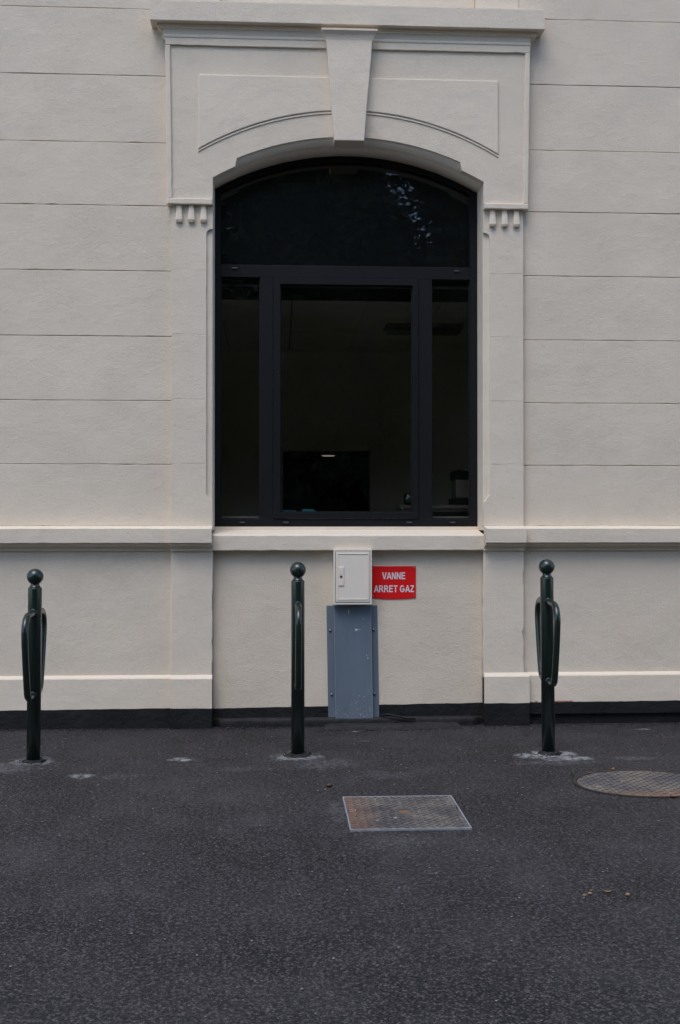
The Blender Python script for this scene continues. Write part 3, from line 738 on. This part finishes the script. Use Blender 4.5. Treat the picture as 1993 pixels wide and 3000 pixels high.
for v_ in (1,): sub(link('dark_drawer', box_bm(-.24, .56, -.19, -.1805, 1.13, 1.235, .003), 'black_plastic'), o)
o = thing('office_machine', 'ivory office machine with a dark slanted lid inside right pane', 'machine', (1.52, D+0.66, 1.637))
sub(link('body', box_bm(-.12, .25, -.1, .14, .056, .20, .012), 'machine'), o)
sub(link('base', box_bm(-.14, .27, -.11, .15, 0, .055, .006), 'black_plastic'), o)
bm = slab_bm([(-.13, .202), (.26, .202), (.26, .215), (-.10, .285), (-.13, .27)], -.10, .14, .005, 0, 0); sub(link('lid', bm, 'black_plastic'), o)
bm = lathe_bm([(0, 0), (.032, 0), (.032, .006)], 16); bmesh.ops.rotate(bm, verts=bm.verts, matrix=Matrix.Rotation(R(90), 3, 'X'))
for v_ in bm.verts: v_.co.z = v_.co.z*.5+.115; v_.co.x += .05; v_.co.y -= .099
sub(link('badge', bm, 'black_plastic'), o)

# ------------------------------------------------------------------ gas cabinet, sheet cover, sign, step
o = thing('meter_cabinet', 'small beige locked gas cabinet fixed to the wall under the window sill', 'cabinet', (0.535, D+0.02, 1.10))
bx0, bx1, bz0, bz1 = -.139, .141, -.201, .203
YF = -0.110
sub(link('body', box_bm(bx0, bx1, YF+.022, -.0008, bz0, bz1, .006), 'box'), o)
bm = bmesh.new()       # front rim
for q in ((bx0+.0, bx1, bz1-.012, bz1), (bx0, bx1, bz0, bz0+.014), (bx0, bx0+.013, bz0+.014, bz1-.012), (bx1-.012, bx1, bz0+.014, bz1-.012)):
    box_bm(q[0], q[1], YF, YF+.0215, q[2], q[3], .0012, bm)
sub(link('rim', bm, 'box'), o)
sub(link('gap', box_bm(bx0+.0132, bx1-.0122, YF+.016, YF+.0215, bz0+.0142, bz1-.0122), 'box_dark'), o)
d0, d1, e0, e1 = bx0+.0165, bx1-.0155, bz0+.019, bz1-.016
door = sub(link('door', box_bm(d0, d1, YF-.004, YF+.0155, e0, e1, .002), 'box'), o)
bm = bmesh.new()
for q in ((d0+.016, d1-.016, e1-.020, e1-.016), (d0+.016, d1-.016, e0+.016, e0+.021), (d0+.012, d0+.016, e0+.016, e1-.016), (d1-.016, d1-.012, e0+.016, e1-.016)):
    box_bm(q[0], q[1], YF-.0075, YF-.0038, q[2], q[3], .0015, bm)
sub(link('door_ridge', bm, 'box'), door)
sub(link('lock_plate', box_bm(d0+.018, d0+.060, YF-.0085, YF-.0042, -.066, .074, .002), 'box'), door)
sub(link('label_recess', box_bm(d0+.022, d0+.056, YF-.0100, YF-.0087, .020, .070, .0005), 'box'), door)
sub(link('label_recess', box_bm(d0+.022, d0+.056, YF-.0100, YF-.0087, -.060, -.022, .0005), 'box'), door)
bm = lathe_bm([(0, .001), (.007, .001), (.0072, .0025), (.0085, .003), (.0095, .001), (.0095, -.004)], 20); bmesh.ops.rotate(bm, verts=bm.verts, matrix=Matrix.Rotation(R(90), 3, 'X'))
for v_ in bm.verts: v_.co += Vector((d0+.038, YF-.009, .002))
lk = sub(link('lock', bm, 'brass', smooth=True), door)

o = thing('sheet_cover', 'blue grey folded metal sheet bolted to the wall below the gas cabinet', 'metal cover', (0.545, D+0.018, 0.0))
def shear(bm):
    for v_ in bm.verts: v_.co.x += (0.46-v_.co.z)*0.0165
    return bm
for q in ((-.190, -.134), (.136, .187)):
    sub(link('flange', shear(box_bm(q[0], q[1], -.0045, -.0015, .055, .884, .0008)), 'sheet'), o)
chn = bmesh.new()      # raised channel, bent sheet with three faces
sec = [(-.1335, -.0015), (-.1335, -.042), (.1355, -.042), (.1355, -.0015), (.1325, -.0015), (.1325, -.039), (-.1305, -.039), (-.1305, -.0015)]
lo = [chn.verts.new((x, y, .031)) for x, y in sec]; hi = [chn.verts.new((x, y, .884+(0.0 if abs(x) > .13 else 0))) for x, y in sec]
for i in range(8): chn.faces.new((lo[i], lo[(i+1) % 8], hi[(i+1) % 8], hi[i]))
chn.faces.new(lo); chn.faces.new(hi[::-1])
sub(link('channel', shear(chn), 'sheet'), o)
for q in (-.1365, .1345): sub(link('fold_edge', shear(box_bm(q, q+.0022, -.0440, -.0421, .037, .883)), 'sheet_edge'), o)
for q in ((-.170, .70), (.152, .703), (-.158, .227), (.160, .231)):
    bm = lathe_bm([(0, .009), (.006, .008), (.0095, .004), (.0105, 0)], 14); bmesh.ops.rotate(bm, verts=bm.verts, matrix=Matrix.Rotation(R(90), 3, 'X'))
    for v_ in bm.verts: v_.co += Vector((q[0], -.0047, q[1]))
    sub(link('bolt', bm, 'steel', smooth=True), o)
def blot(parent, x, z, rx, rz, y, seed, name='paint_splash'):
    bm = bmesh.new(); n = 14
    c0 = bm.verts.new((x, y-.0009, z)); rr = []
    for i in range(n):
        a = 2*math.pi*i/n; k = 1+.35*noise.noise(Vector((math.cos(a)*1.5+seed, math.sin(a)*1.5, 0)))
        rr.append(bm.verts.new((x+rx*k*math.cos(a), y, z+rz*k*math.sin(a))))
    for i in range(n): bm.faces.new((c0, rr[i], rr[(i+1) % n]))
    return sub(link(name, bm, 'splash'), parent)
blot(o, 0.020, .708, .011, .009, -.0426, 1); blot(o, 0.038, .7075, .016, .002, -.0426, 2)
blot(o, 0.098, .520, .0045, .0045, -.0426, 3); blot(o, 0.107, .500, .005, .005, -.0426, 4); blot(o, 0.075, .79, .004, .003, -.0426, 5)
blot(o, -.035, .842, .0045, .018, -.0426, 6)
for k in range(46):
    x = random.uniform(-.12, .125); z = .05+abs(random.gauss(0, .085)); r_ = random.uniform(.0011, .0034)
    if z < .42: blot(o, x, z, r_, r_*random.uniform(.8, 1.5), -.0426, k+9)

o = thing('sign', 'red rectangular VANNE ARRET GAZ sign screwed to the wall right of the gas cabinet', 'sign', (0.849, D+0.02, 1.056))
pl = [(-.164, -.118)] + [(-.164+.328*i/12, -.118-.0085*math.sin(math.pi*i/12)) for i in range(1, 12)] + [(.164, -.118), (.164, .118), (-.164, .118)]
plate = sub(link('plate', slab_bm(pl, -.006, -.001, .001, 0, 0), 'red'), o)
for k, (x, z) in enumerate(((-.157, .104), (.152, .106), (-.153, -.107), (.154, -.105))):
    bm = lathe_bm([(0, .0025), (.004, .0022), (.0055, 0)], 12); bmesh.ops.rotate(bm, verts=bm.verts, matrix=Matrix.Rotation(R(90), 3, 'X'))
    for v_ in bm.verts: v_.co += Vector((x, -.0062, z))
    sub(link('screw', bm, 'steel', smooth=True), o)
def arc_pts(cx_, cy_, rx, ry, a0, a1, n):
    return [(cx_+rx*math.cos(R(a0+(a1-a0)*i/n)), cy_+ry*math.sin(R(a0+(a1-a0)*i/n))) for i in range(n+1)]
GLYPH = {   # outer contour, hole or None, advance
 'V': ([(0, 1), (.24, 1), (.46, .27), (.68, 1), (.92, 1), (.58, 0), (.34, 0)], None, .90),
 'A': ([(0, 0), (.22, 0), (.30, .22), (.67, .22), (.75, 0), (.98, 0), (.60, 1), (.37, 1)], [(.365, .39), (.60, .39), (.483, .74)], 1.02),
 'N': ([(0, 0), (0, 1), (.21, 1), (.60, .34), (.60, 1), (.80, 1), (.80, 0), (.59, 0), (.20, .65), (.20, 0)], None, .95),
 'E': ([(0, 0), (0, 1), (.73, 1), (.73, .83), (.21, .83), (.21, .61), (.69, .61), (.69, .445), (.21, .445), (.21, .17), (.75, .17), (.75, 0)], None, .88),
 'R': ([(0, 0), (0, 1), (.45, 1), (.62, .98), (.74, .90), (.79, .78), (.79, .66), (.73, .53), (.60, .46), (.70, .36), (.92, 0), (.66, 0), (.49, .30), (.40, .40), (.21, .42), (.21, 0)], [(.21, .58), (.21, .83), (.44, .83), (.55, .80), (.58, .71), (.55, .61), (.44, .58)], 1.0),
 'T': ([(.29, 0), (.29, .83), (0, .83), (0, 1), (.80, 1), (.80, .83), (.50, .83), (.50, 0)], None, .90),
 'Z': ([(0, 0), (0, .18), (.48, .83), (.04, .83), (.04, 1), (.73, 1), (.73, .85), (.25, .17), (.76, .17), (.76, 0)], None, .85),
 'G': (arc_pts(.47, .5, .47, .515, 36, 318, 22) + [(.93, .17), (.93, .55), (.48, .55), (.48, .38), (.72, .38), (.72, .24)] + arc_pts(.47, .5, .26, .345, 312, 44, 18), None, 1.05)}
def lettering(txt, x0, x1, z0, z1, y, parent, name):
    bm = bmesh.new(); cur = 0
    for ch_ in txt:
        if ch_ == ' ': cur += .34; continue
        outer, hole, adv = GLYPH[ch_]
        loops = [[Vector((x+cur, z, 0)) for x, z in outer]]
        if hole: loops.append([Vector((x+cur, z, 0)) for x, z in hole])
        vs = [bm.verts.new(q) for l_ in loops for q in l_]
        for tri in tessellate_polygon(loops): bm.faces.new([vs[i] for i in tri])
        cur += adv
    xs = [v_.co.x for v_ in bm.verts]; a, b_ = min(xs), max(xs)
    for v_ in bm.verts: v_.co = Vector((x0+(v_.co.x-a)/(b_-a)*(x1-x0), y, z0+v_.co.y*(z1-z0)))
    return sub(link(name, bm, 'white'), parent)
lettering('VANNE', -.0885, .0845, .0215, .0730, -.0066, o, 'lettering')
lettering('ARRET GAZ', -.1490, .1500, -.0745, -.0240, -.0066, o, 'lettering')

# rough black footing slab sticking out under the sheet cover
def step_slab():
    bm = bmesh.new(); nx, ny = 46, 9; x0, x1 = 0.31, 1.345; yb, yf = 0.0, -0.195
    rows = []
    for j in range(ny+1):
        row = []
        for i in range(nx+1):
            u = i/nx; v_ = j/ny; x = x0+(x1-x0)*u; y = yb+(yf-yb)*v_
            edge = min(u*12, (1-u)*22, (1-v_)*9, 1); edge = max(0, edge)
            z = 0.027*(edge**0.5) - 0.002*v_ + 0.004*noise.noise(Vector((x*9, y*9, 0))) + .004*noise.noise(Vector((x*30, y*30, 2)))
            if j == ny or i in (0, nx): z = -0.02
            row.append(bm.verts.new((x+.006*noise.noise(Vector((y*12, 1, u*3))), D+y+.012*noise.noise(Vector((x*7, 7, 0)))*v_, z)))
        rows.append(row)
    for a_, b2 in zip(rows, rows[1:]):
        for i in range(nx): bm.faces.new((a_[i], a_[i+1], b2[i+1], b2[i]))
    o = link('footing_slab', bm, 'black', smooth=True)
    return tag(o, 'low rough black painted footing slab at the wall foot below the metal cover', 'footing')
step_slab()
# a bent black cable end lying on the footing slab
o = link('cable', tube_bm([(.75, D-.02, .075), (.80, D-.035, .085), (.86, D-.05, .075), (.93, D-.055, .060), (1.0, D-.06, .056)], .008, 8), 'black', smooth=True)
tag(o, 'short black cable end coming out beside the foot of the metal cover', 'cable')

# ------------------------------------------------------------------ bollards
def make_bollard():
    t_ = thing('bollard', 'x', 'bollard', (0, 0, 0), 'green bollards with bicycle hoops in front of the wall')
    sub(link('post', lathe_bm([(0, -.06), (.043, -.06), (.043, 1.117), (.0425, 1.121), (.040, 1.1235), (.030, 1.1245), (0, 1.1245)], 36), 'green', smooth=True), t_)
    neck = [(0, 1.1246), (.036, 1.1246), (.035, 1.129), (.030, 1.134), (.0275, 1.139), (.0275, 1.150)]
    sub(link('collar', lathe_bm(neck, 32), 'green', smooth=True), t_)
    rb = .0515; zb = 1.192
    sub(link('ball', lathe_bm([(0 if i in (0, 24) else rb*math.sin(math.pi*i/24), zb-rb*math.cos(math.pi*i/24)) for i in range(25)], 36), 'green', smooth=True), t_)
    for s_ in (-1, 1):
        ctrl = []
        def P(r_, z): ctrl.append((0, s_*r_, z))
        P(.036, .967); P(.10, .967); P(.165, .964)
        for i in range(0, 9):
            a = math.pi/2*i/8; P(.195+.105*math.sin(a)*1.0-.004*i/8, .862+.102*math.cos(a))
        P(.288, .80); P(.262, .69); P(.232, .58); P(.214, .52)
        for i in range(0, 8):
            a = math.pi/2*i/7; P(.142+.066*math.cos(a), .512-.060*math.sin(a))
        P(.10, .452); P(.036, .452)
        hp = sub(link('hoop', tube_bm(ctrl, .0205, 18), 'green', smooth=True), t_)
        for z in (.967, .452):
            bm = lathe_bm([(.0215, 0), (.026, .002), (.0265, .007), (.0215, .011)], 20)
            for v_ in bm.verts:
                k = 1+.10*noise.noise(v_.co*90+Vector((z*9, s_, 0))); x, y, zz = v_.co
                v_.co = Vector((x*k, s_*(.0375+zz+ -.03*(x*x)/.0005*.02), z+y*k))
            sub(link('weld', bm, 'green', smooth=True), hp)
    return t_
def children(o): return [c_ for c_ in bpy.data.objects if c_.parent == o]
def copy_tree(o, parent=None):
    c_ = o.copy(); C.objects.link(c_)
    c_.parent = parent
    for ch_ in list(children(o)): copy_tree(ch_, c_)
    return c_
b0 = make_bollard()
bolls = [b0, copy_tree(b0), copy_tree(b0)]
for o, (x, y, z, ry, lab) in zip(bolls, ((-1.540, 7.048, -0.034, R(-0.75), 'dark green ball topped bollard with two hoops, left of the window'),
                                        (0.120, 7.148, 0.0, 0, 'dark green ball topped bollard in front of the window sill, nearest the gas cabinet'),
                                        (1.748, 7.122, 0.018, R(-1.0), 'dark green ball topped bollard right of the window, with whitest cement ring'))):
    o.location = (x, y, z); o.rotation_euler = (0, ry, 0); o['label'] = lab
bolls[0].rotation_euler = (0, R(0.4), R(1)); bolls[2].rotation_euler = (0, R(-0.45), R(-1.5))
# tar plugs round the bollard feet
for k, (x, y, lab) in enumerate(((-1.538, 7.048, 'crumbly black tar patch round the foot of the left bollard'), (0.120, 7.148, 'crumbly black tar patch round the foot of the middle bollard'), (1.756, 7.122, 'crumbly black tar patch round the foot of the right bollard'))):
    bm = bmesh.new(); n = 30; rings = []
    for r_, z in ((.030, .016), (.055, .014), (.066, .009), (.078, .001), (.082, -.01)):
        ring = []
        for i in range(n):
            a = 2*math.pi*i/n; kk = 1+.13*noise.noise(Vector((math.cos(a)*2.2+k*5, math.sin(a)*2.2, 0)))
            ring.append(bm.verts.new((r_*kk*math.cos(a), r_*kk*math.sin(a)*.92, z+(.008*noise.noise(Vector((a*6, r_*60, k))) if z > 0 else 0))))
        rings.append(ring)
    for a_, b2 in zip(rings, rings[1:]):
        for i in range(n): bm.faces.new((a_[i], a_[(i+1) % n], b2[(i+1) % n], b2[i]))
    for i in range(26):
        a = random.uniform(0, 6.28); r_ = random.uniform(.050, .092); s_ = random.uniform(.003, .007)
        tmp = bmesh.ops.create_icosphere(bm, subdivisions=1, radius=s_, matrix=Matrix.Translation((r_*math.cos(a), r_*math.sin(a), .010 if r_ < .085 else .003)))
    o = link('tar_patch', bm, 'tar', loc=(x, y, 0)); tag(o, lab, 'tar patch', 'tar patches round the bollard feet')

# ------------------------------------------------------------------ manhole covers
o = thing('inspection_cover', 'square rusty iron inspection cover with a pale galvanised rim in the asphalt', 'manhole cover', (0.641, 5.69, 0.0))
hw, hl = .298, .322
def flat_frame(a, b_, wd, z0, z1):
    bm = bmesh.new()
    for q in ((-a, a, -b_, -b_+wd), (-a, a, b_-wd, b_), (-a, -a+wd, -b_+wd, b_-wd), (a-wd, a, -b_+wd, b_-wd)):
        box_bm(q[0], q[1], q[2], q[3], z0, z1, .001, bm)
    return bm
sub(link('rim', flat_frame(hw, hl, .0075, -.02, .0105), 'galv'), o)
plate = sub(link('plate', box_bm(-hw+.0095, hw-.0095, -hl+.0095, hl-.0095, -.02, .0068), 'iron_left'), o)
bm = bmesh.new()
for i in range(27):
    for j in range(26):
        x = -hw+.026+i*.0212; y = -hl+.026+j*.0236
        if x > hw-.02 or y > hl-.02: continue
        if abs(x+.0)<.055 and abs(y-.0) < .10: continue
        if random.random() < .03: continue
        ang = R(35) if (i+j) % 2 else R(-35)
        if (i+j) % 2: continue
        ca, sa = math.cos(ang), math.sin(ang); l_, w_ = .0150, .0070
        q = [(-l_, 0), (0, -w_), (l_, 0), (0, w_)]
        ang = R(20) if j % 2 else R(-20); ca, sa = math.cos(ang), math.sin(ang)
        lo = [bm.verts.new((x+a*ca-b_*sa, y+a*sa+b_*ca, .0067)) for a, b_ in q]
        hi = [bm.verts.new((x+.62*(a*ca-b_*sa), y+.62*(a*sa+b_*ca), .0112)) for a, b_ in q]
        for k in range(4): bm.faces.new((lo[k], lo[(k+1) % 4], hi[(k+1) % 4], hi[k]))
        bm.faces.new(hi)
tr = sub(link('tread_studs', bm, 'stud_shade_left'), o); tr['kind'] = 'stuff'
bm = bmesh.new()
for q in ((-.045, .045, -.055, -.050), (-.045, .045, .050, .055), (-.045, -.040, -.05, .05), (.040, .045, -.05, .05), (-.03, .03, .075, .083), (-.03, .03, -.083, -.075)):
    box_bm(q[0], q[1], q[2], q[3], .0067, .0095, 0, bm)
sub(link('keyhole_frame', bm, 'iron_left'), o)
sub(link('keyhole', box_bm(-.020, .020, -.010, .008, .0067, .0085), 'leaf_orange'), o)
sub(link('lifting_slot', box_bm(-.03, .03, -hl+.012, -hl+.022, .0067, .0080), 'box_dark'), o)
bm = bmesh.new()
box_bm(-hw+.022, -hw+.054, .018, .022, .0067, .0100, 0, bm); box_bm(-hw+.022, -hw+.054, .052, .056, .0067, .0100, 0, bm)
box_bm(-hw+.022, -hw+.026, .022, .052, .0067, .0100, 0, bm); box_bm(-hw+.050, -hw+.054, .022, .052, .0067, .0100, 0, bm)
sub(link('maker_mark', bm, 'galv'), o)

o = thing('round_manhole_cover', 'large round iron manhole cover, rusty along its near edge, right of square cover', 'manhole cover', (2.088, 6.248, 0.0))
EA, EB = .402, .326
def disc(r0, r1, z0, z1, seg=72):
    bm = bmesh.new()
    def rg(r_, z): return [bm.verts.new((r_*EA*math.cos(2*math.pi*i/seg), r_*EB*math.sin(2*math.pi*i/seg), z)) for i in range(seg)]
    rs = [rg(r1, z0), rg(r1, z1), rg(r0, z1), rg(r0, z0)] if r0 > 0 else [rg(r1, z0), rg(r1, z1)]
    for a_, b2 in zip(rs, rs[1:]+([rs[0]] if r0 > 0 else [])):
        for i in range(seg): bm.faces.new((a_[i], a_[(i+1) % seg], b2[(i+1) % seg], b2[i]))
    if r0 == 0: bm.faces.new(rs[1]); bm.faces.new(rs[0][::-1])
    return bm
sub(link('rim', disc(.962, 1.0, -.02, .008), 'iron_rim'), o)
sub(link('plate', disc(0, .948, -.02, .0062), 'iron_near'), o)
bm = bmesh.new()
for i in range(-14, 15):
    for j in range(-12, 13):
        if (i+j) % 2: continue
        x, y = i*.029, j*.029
        if (x/EA)**2+(y/EB)**2 > .84: continue
        l_, w_ = (.0125, .0065) if i % 2 else (.0065, .0125)
        q = [(-l_, -w_), (l_, -w_), (l_, w_), (-l_, w_)]
        lo = [bm.verts.new((x+a, y+b_, .0061)) for a, b_ in q]; hi = [bm.verts.new((x+.7*a, y+.7*b_, .0105)) for a, b_ in q]
        for k in range(4): bm.faces.new((lo[k], lo[(k+1) % 4], hi[(k+1) % 4], hi[k]))
        bm.faces.new(hi)
tr = sub(link('tread_studs', bm, 'stud_shade_near'), o); tr['kind'] = 'stuff'

# ------------------------------------------------------------------ litter and loose bits
def bit(name, bm, mat, loc, label, cat, group=None, rz=0, smooth=True):
    o = link(name, bm, mat, smooth=smooth); o.location = loc; o.rotation_euler = (0, 0, rz); return tag(o, label, cat, group)
bit('seed_pod', lump_bm(.017, 3, (1, .8, .75), 2), 'brown', (.283, 6.27, .011), 'shiny red brown seed pod on the asphalt behind the square cover', 'seed pod')
LG = 'tan seed husks on the asphalt at the right'
for k, (x, y, r_, lab) in enumerate(((1.222, 4.385, .009, 'hollow tan seed husk, leftmost of the husks at the right'), (1.252, 4.41, .008, 'round tan seed husk just right of the leftmost husk'),
                                     (1.267, 4.45, .006, 'smallest pale seed husk, behind the left pair'), (1.398, 4.385, .009, 'flat orange tan seed husk lying alone at far right'))):
    bit('seed_husk', lump_bm(r_, k+5, (1.1, .8, .7), 2), 'leaf_tan', (x, y, r_*.6), lab, 'seed husk', LG)
def leaf_bm(l_, w_, curl, seed):
    bm = bmesh.new(); n = 7; rows = []
    for i in range(n+1):
        u = i/n; ww = w_*math.sin(math.pi*min(max(u, .03), .97))**.7
        rows.append([bm.verts.new((l_*(u-.5), s_*ww, curl*(abs(s_)*.9+(u-.5)**2*3)+.002*noise.noise(Vector((u*7, s_*3, seed))))) for s_ in (-1, 0, 1)])
    for a_, b2 in zip(rows, rows[1:]):
        for k in range(2): bm.faces.new((a_[k], a_[k+1], b2[k+1], b2[k]))
    r_ = bmesh.ops.extrude_face_region(bm, geom=bm.faces[:]); 
    for v_ in [g_ for g_ in r_['geom'] if isinstance(g_, bmesh.types.BMVert)]: v_.co.z += .0008
    return bm
bit('dry_leaf', leaf_bm(.036, .009, .006, 1), 'leaf_tan', (1.325, 4.42, .003), 'crumpled tan leaf among the seed husks', 'leaf', rz=R(-20))
bit('dry_leaf', leaf_bm(.042, .009, .006, 2), 'leaf_orange', (2.005, 6.575, .010), 'bright orange leaf at the far rim of the round manhole cover', 'leaf', rz=R(50))
bit('dry_leaf', leaf_bm(.045, .008, .004, 3), 'leaf_orange', (2.14, 5.915, .010), 'thin orange leaf at near rim of the round manhole cover', 'leaf', rz=R(5))
bit('dry_leaf', leaf_bm(.030, .008, .004, 4), 'leaf_tan', (1.84, 6.49, .010), 'small tan leaf inside the left rim of the round manhole cover', 'leaf', rz=R(-15))
bit('straw', tube_bm([(0, 0, .003), (.06, .004, .003), (.115, -.002, .003)], .0012, 5), 'leaf_tan', (.52, 7.55, .001), 'pale dry straw lying on the asphalt between middle bollard and footing', 'straw')
def weed(loc, seed, n, h, label):
    random.seed(seed); bm = bmesh.new()
    for i in range(n):
        a = random.uniform(0, 6.28); l_ = h*random.uniform(.5, 1.1); wv_ = .0022; lean = random.uniform(.2, .9)
        prev = None
        for k in range(5):
            u = k/4; c_ = Vector((math.cos(a)*lean*l_*u*u, math.sin(a)*lean*l_*u*u, l_*u*(1-.25*lean*u))); s_ = Vector((-math.sin(a), math.cos(a), 0))*wv_*(1-u*.9)
            row = [bm.verts.new(c_-s_), bm.verts.new(c_+s_)]
            if prev: bm.faces.new((prev[0], prev[1], row[1], row[0]))
            prev = row
    o = link('weed', bm, 'grass'); o.location = loc; return tag(o, label, 'weed')
weed((1.715, 6.40, 0), 4, 16, .085, 'small green weed at the left rim of the round manhole cover')
weed((.925, 5.74, 0), 5, 9, .035, 'tiny green weed at the right edge of the square cover')
random.seed(21)
bm = bmesh.new()
for i in range(420):
    x = random.uniform(-2.6, 3.0); y = 2.6+5.45*random.random()**.7; r_ = random.uniform(.0015, .0042)
    if abs(x-.641) < .3 and abs(y-5.69) < .33: continue
    bmesh.ops.create_icosphere(bm, subdivisions=0 if r_ < .003 else 1, radius=r_, matrix=Matrix.Translation((x, y, .004)) @ Matrix.Diagonal((1.3, .9, .6, 1)))
tag(link('grit', bm, 'grit'), 'pale grit scattered over the asphalt', 'grit', kind='stuff')
bm = bmesh.new()
for i in range(900):     # crumbs of asphalt along the foot of the wall
    x = random.uniform(-2.6, 3.4); y = D-.04-abs(random.gauss(0, .03)); 
    if XC-1.31 < x < XC-.99 or XC+.99 < x < XC+1.35: y -= .035
    elif XC-.99 < x < XC+.99: y += .0
    if .3 < x < 1.36: y -= .13
    r_ = random.uniform(.002, .007)
    bmesh.ops.create_icosphere(bm, subdivisions=1, radius=r_, matrix=Matrix.Translation((x, y, .003)) @ Matrix.Rotation(random.uniform(0, 3), 4, 'Z') @ Matrix.Diagonal((1.4, .9, .7, 1)))
tag(link('asphalt_crumbs', bm, 'asphalt'), 'loose asphalt crumbs along the foot of the wall', 'grit', kind='stuff')

# ------------------------------------------------------------------ what the glass mirrors: trees across the street and an added leafy screen
def leaf_cloud(centres, n, size, seed):
    rnd = random.Random(seed); vs = []; fs = []
    tot = sum(c_[3]**2 for c_ in centres)
    for cx_, cy_, cz_, cr in centres:
        m_ = int(n*cr*cr/tot)
        for i in range(m_):
            d = Vector((rnd.gauss(0, 1), rnd.gauss(0, 1), rnd.gauss(0, 1))).normalized()*cr*(rnd.random()**.45)
            p0 = Vector((cx_, cy_, cz_))+d
            a = Vector((rnd.gauss(0, 1), rnd.gauss(0, 1), rnd.gauss(0, .6)-.4)).normalized(); b_ = a.cross(Vector((rnd.gauss(0, 1), rnd.gauss(0, 1), rnd.gauss(0, 1)))).normalized()
            l_ = size*rnd.uniform(.6, 1.4); k = len(vs)
            vs += [p0-a*l_, p0-b_*l_*.3, p0+a*l_, p0+b_*l_*.3]; fs.append((k, k+1, k+2, k+3))
    me = bpy.data.meshes.new('crown'); me.from_pydata(vs, [], fs); me.materials.append(M['leaves']); return me
def make_tree(seed, H, rad):
    rnd = random.Random(seed)
    t_ = thing('tree', 'x', 'tree', (0, 0, 0), 'trees across the street')
    bm = bmesh.new()
    tube_bm([(0, 0, -.1), (.05, 0, H*.2), (-.04, .03, H*.45), (.02, 0, H*.75)], 0, 10, bm, [.24, .19, .14, .05])
    cl = []
    for i in range(34):
        a = rnd.uniform(0, 6.28); z = H*(.16+.80*rnd.random()); e = math.sin(math.pi*min(1, max(.06, (z/H-.05)/.95))**.8)
        rr = rad*(.35+.65*rnd.random())*max(.35, e); c_ = (rr*math.cos(a), rr*math.sin(a), z)
        cl.append((*c_, rad*rnd.uniform(.28, .46)))
        if i % 3 == 0: tube_bm([(0, 0, z*.6), (c_[0]*.5, c_[1]*.5, z*.8), (c_[0]*.95, c_[1]*.95, z)], 0, 6, bm, [.07, .045, .02])
    cl.append((0, 0, H*.55, rad*.62)); cl.append((0, 0, H*.8, rad*.5)); cl.append((0, 0, H*.3, rad*.6))
    sub(link('trunk', bm, 'bark', smooth=True), t_)
    o = bpy.data.objects.new('crown', leaf_cloud(cl, 52000, .16, seed)); C.objects.link(o); o.parent = t_
    return t_
protos = [make_tree(3, 11.2, 3.3), make_tree(8, 10.6, 3.2), make_tree(11, 12.0, 3.5)]
tp_ = [(-13, -10.5), (-8.6, -9.2), (-4.2, -10.0), (0.2, -9.0), (4.6, -10.2), (9.0, -9.2), (13.6, -10.6), (-2, -15.5), (3.4, -16), (8, -15.2), (-7.6, -15.6), (-6.4, -14.4)]
for k, (x, y) in enumerate(tp_):
    o = protos[k] if k < 3 else copy_tree(protos[k % 3])
    o.location = (x+5.0, y, 0); o.rotation_euler = (0, 0, k*1.9)
    row = 'front' if k < 7 else 'rear'; rank = sorted(q[0] for q in tp_ if (q[1] > -12) == (k < 7)).index(x)
    o['label'] = 'leafy street tree across the street, %s from the west in the %s row' % (('first', 'second', 'third', 'fourth', 'fifth', 'sixth', 'seventh')[rank], row)
o = thing('added_hedge', 'added dark leafy screen behind the row of trees across the street', 'added_hedge', (0, -12.6, 0))  # leafy screen added to keep bright horizon sky out of the glass
hc = [(x*.9-17, yy, z, 1.0) for yy in (0, -1.2) for x in range(39) for z in (.7, 1.7, 2.6, 3.5)]
h_ = bpy.data.objects.new('foliage', leaf_cloud(hc, 160000, .15, 77)); C.objects.link(h_); h_.parent = o; h_['kind'] = 'stuff'
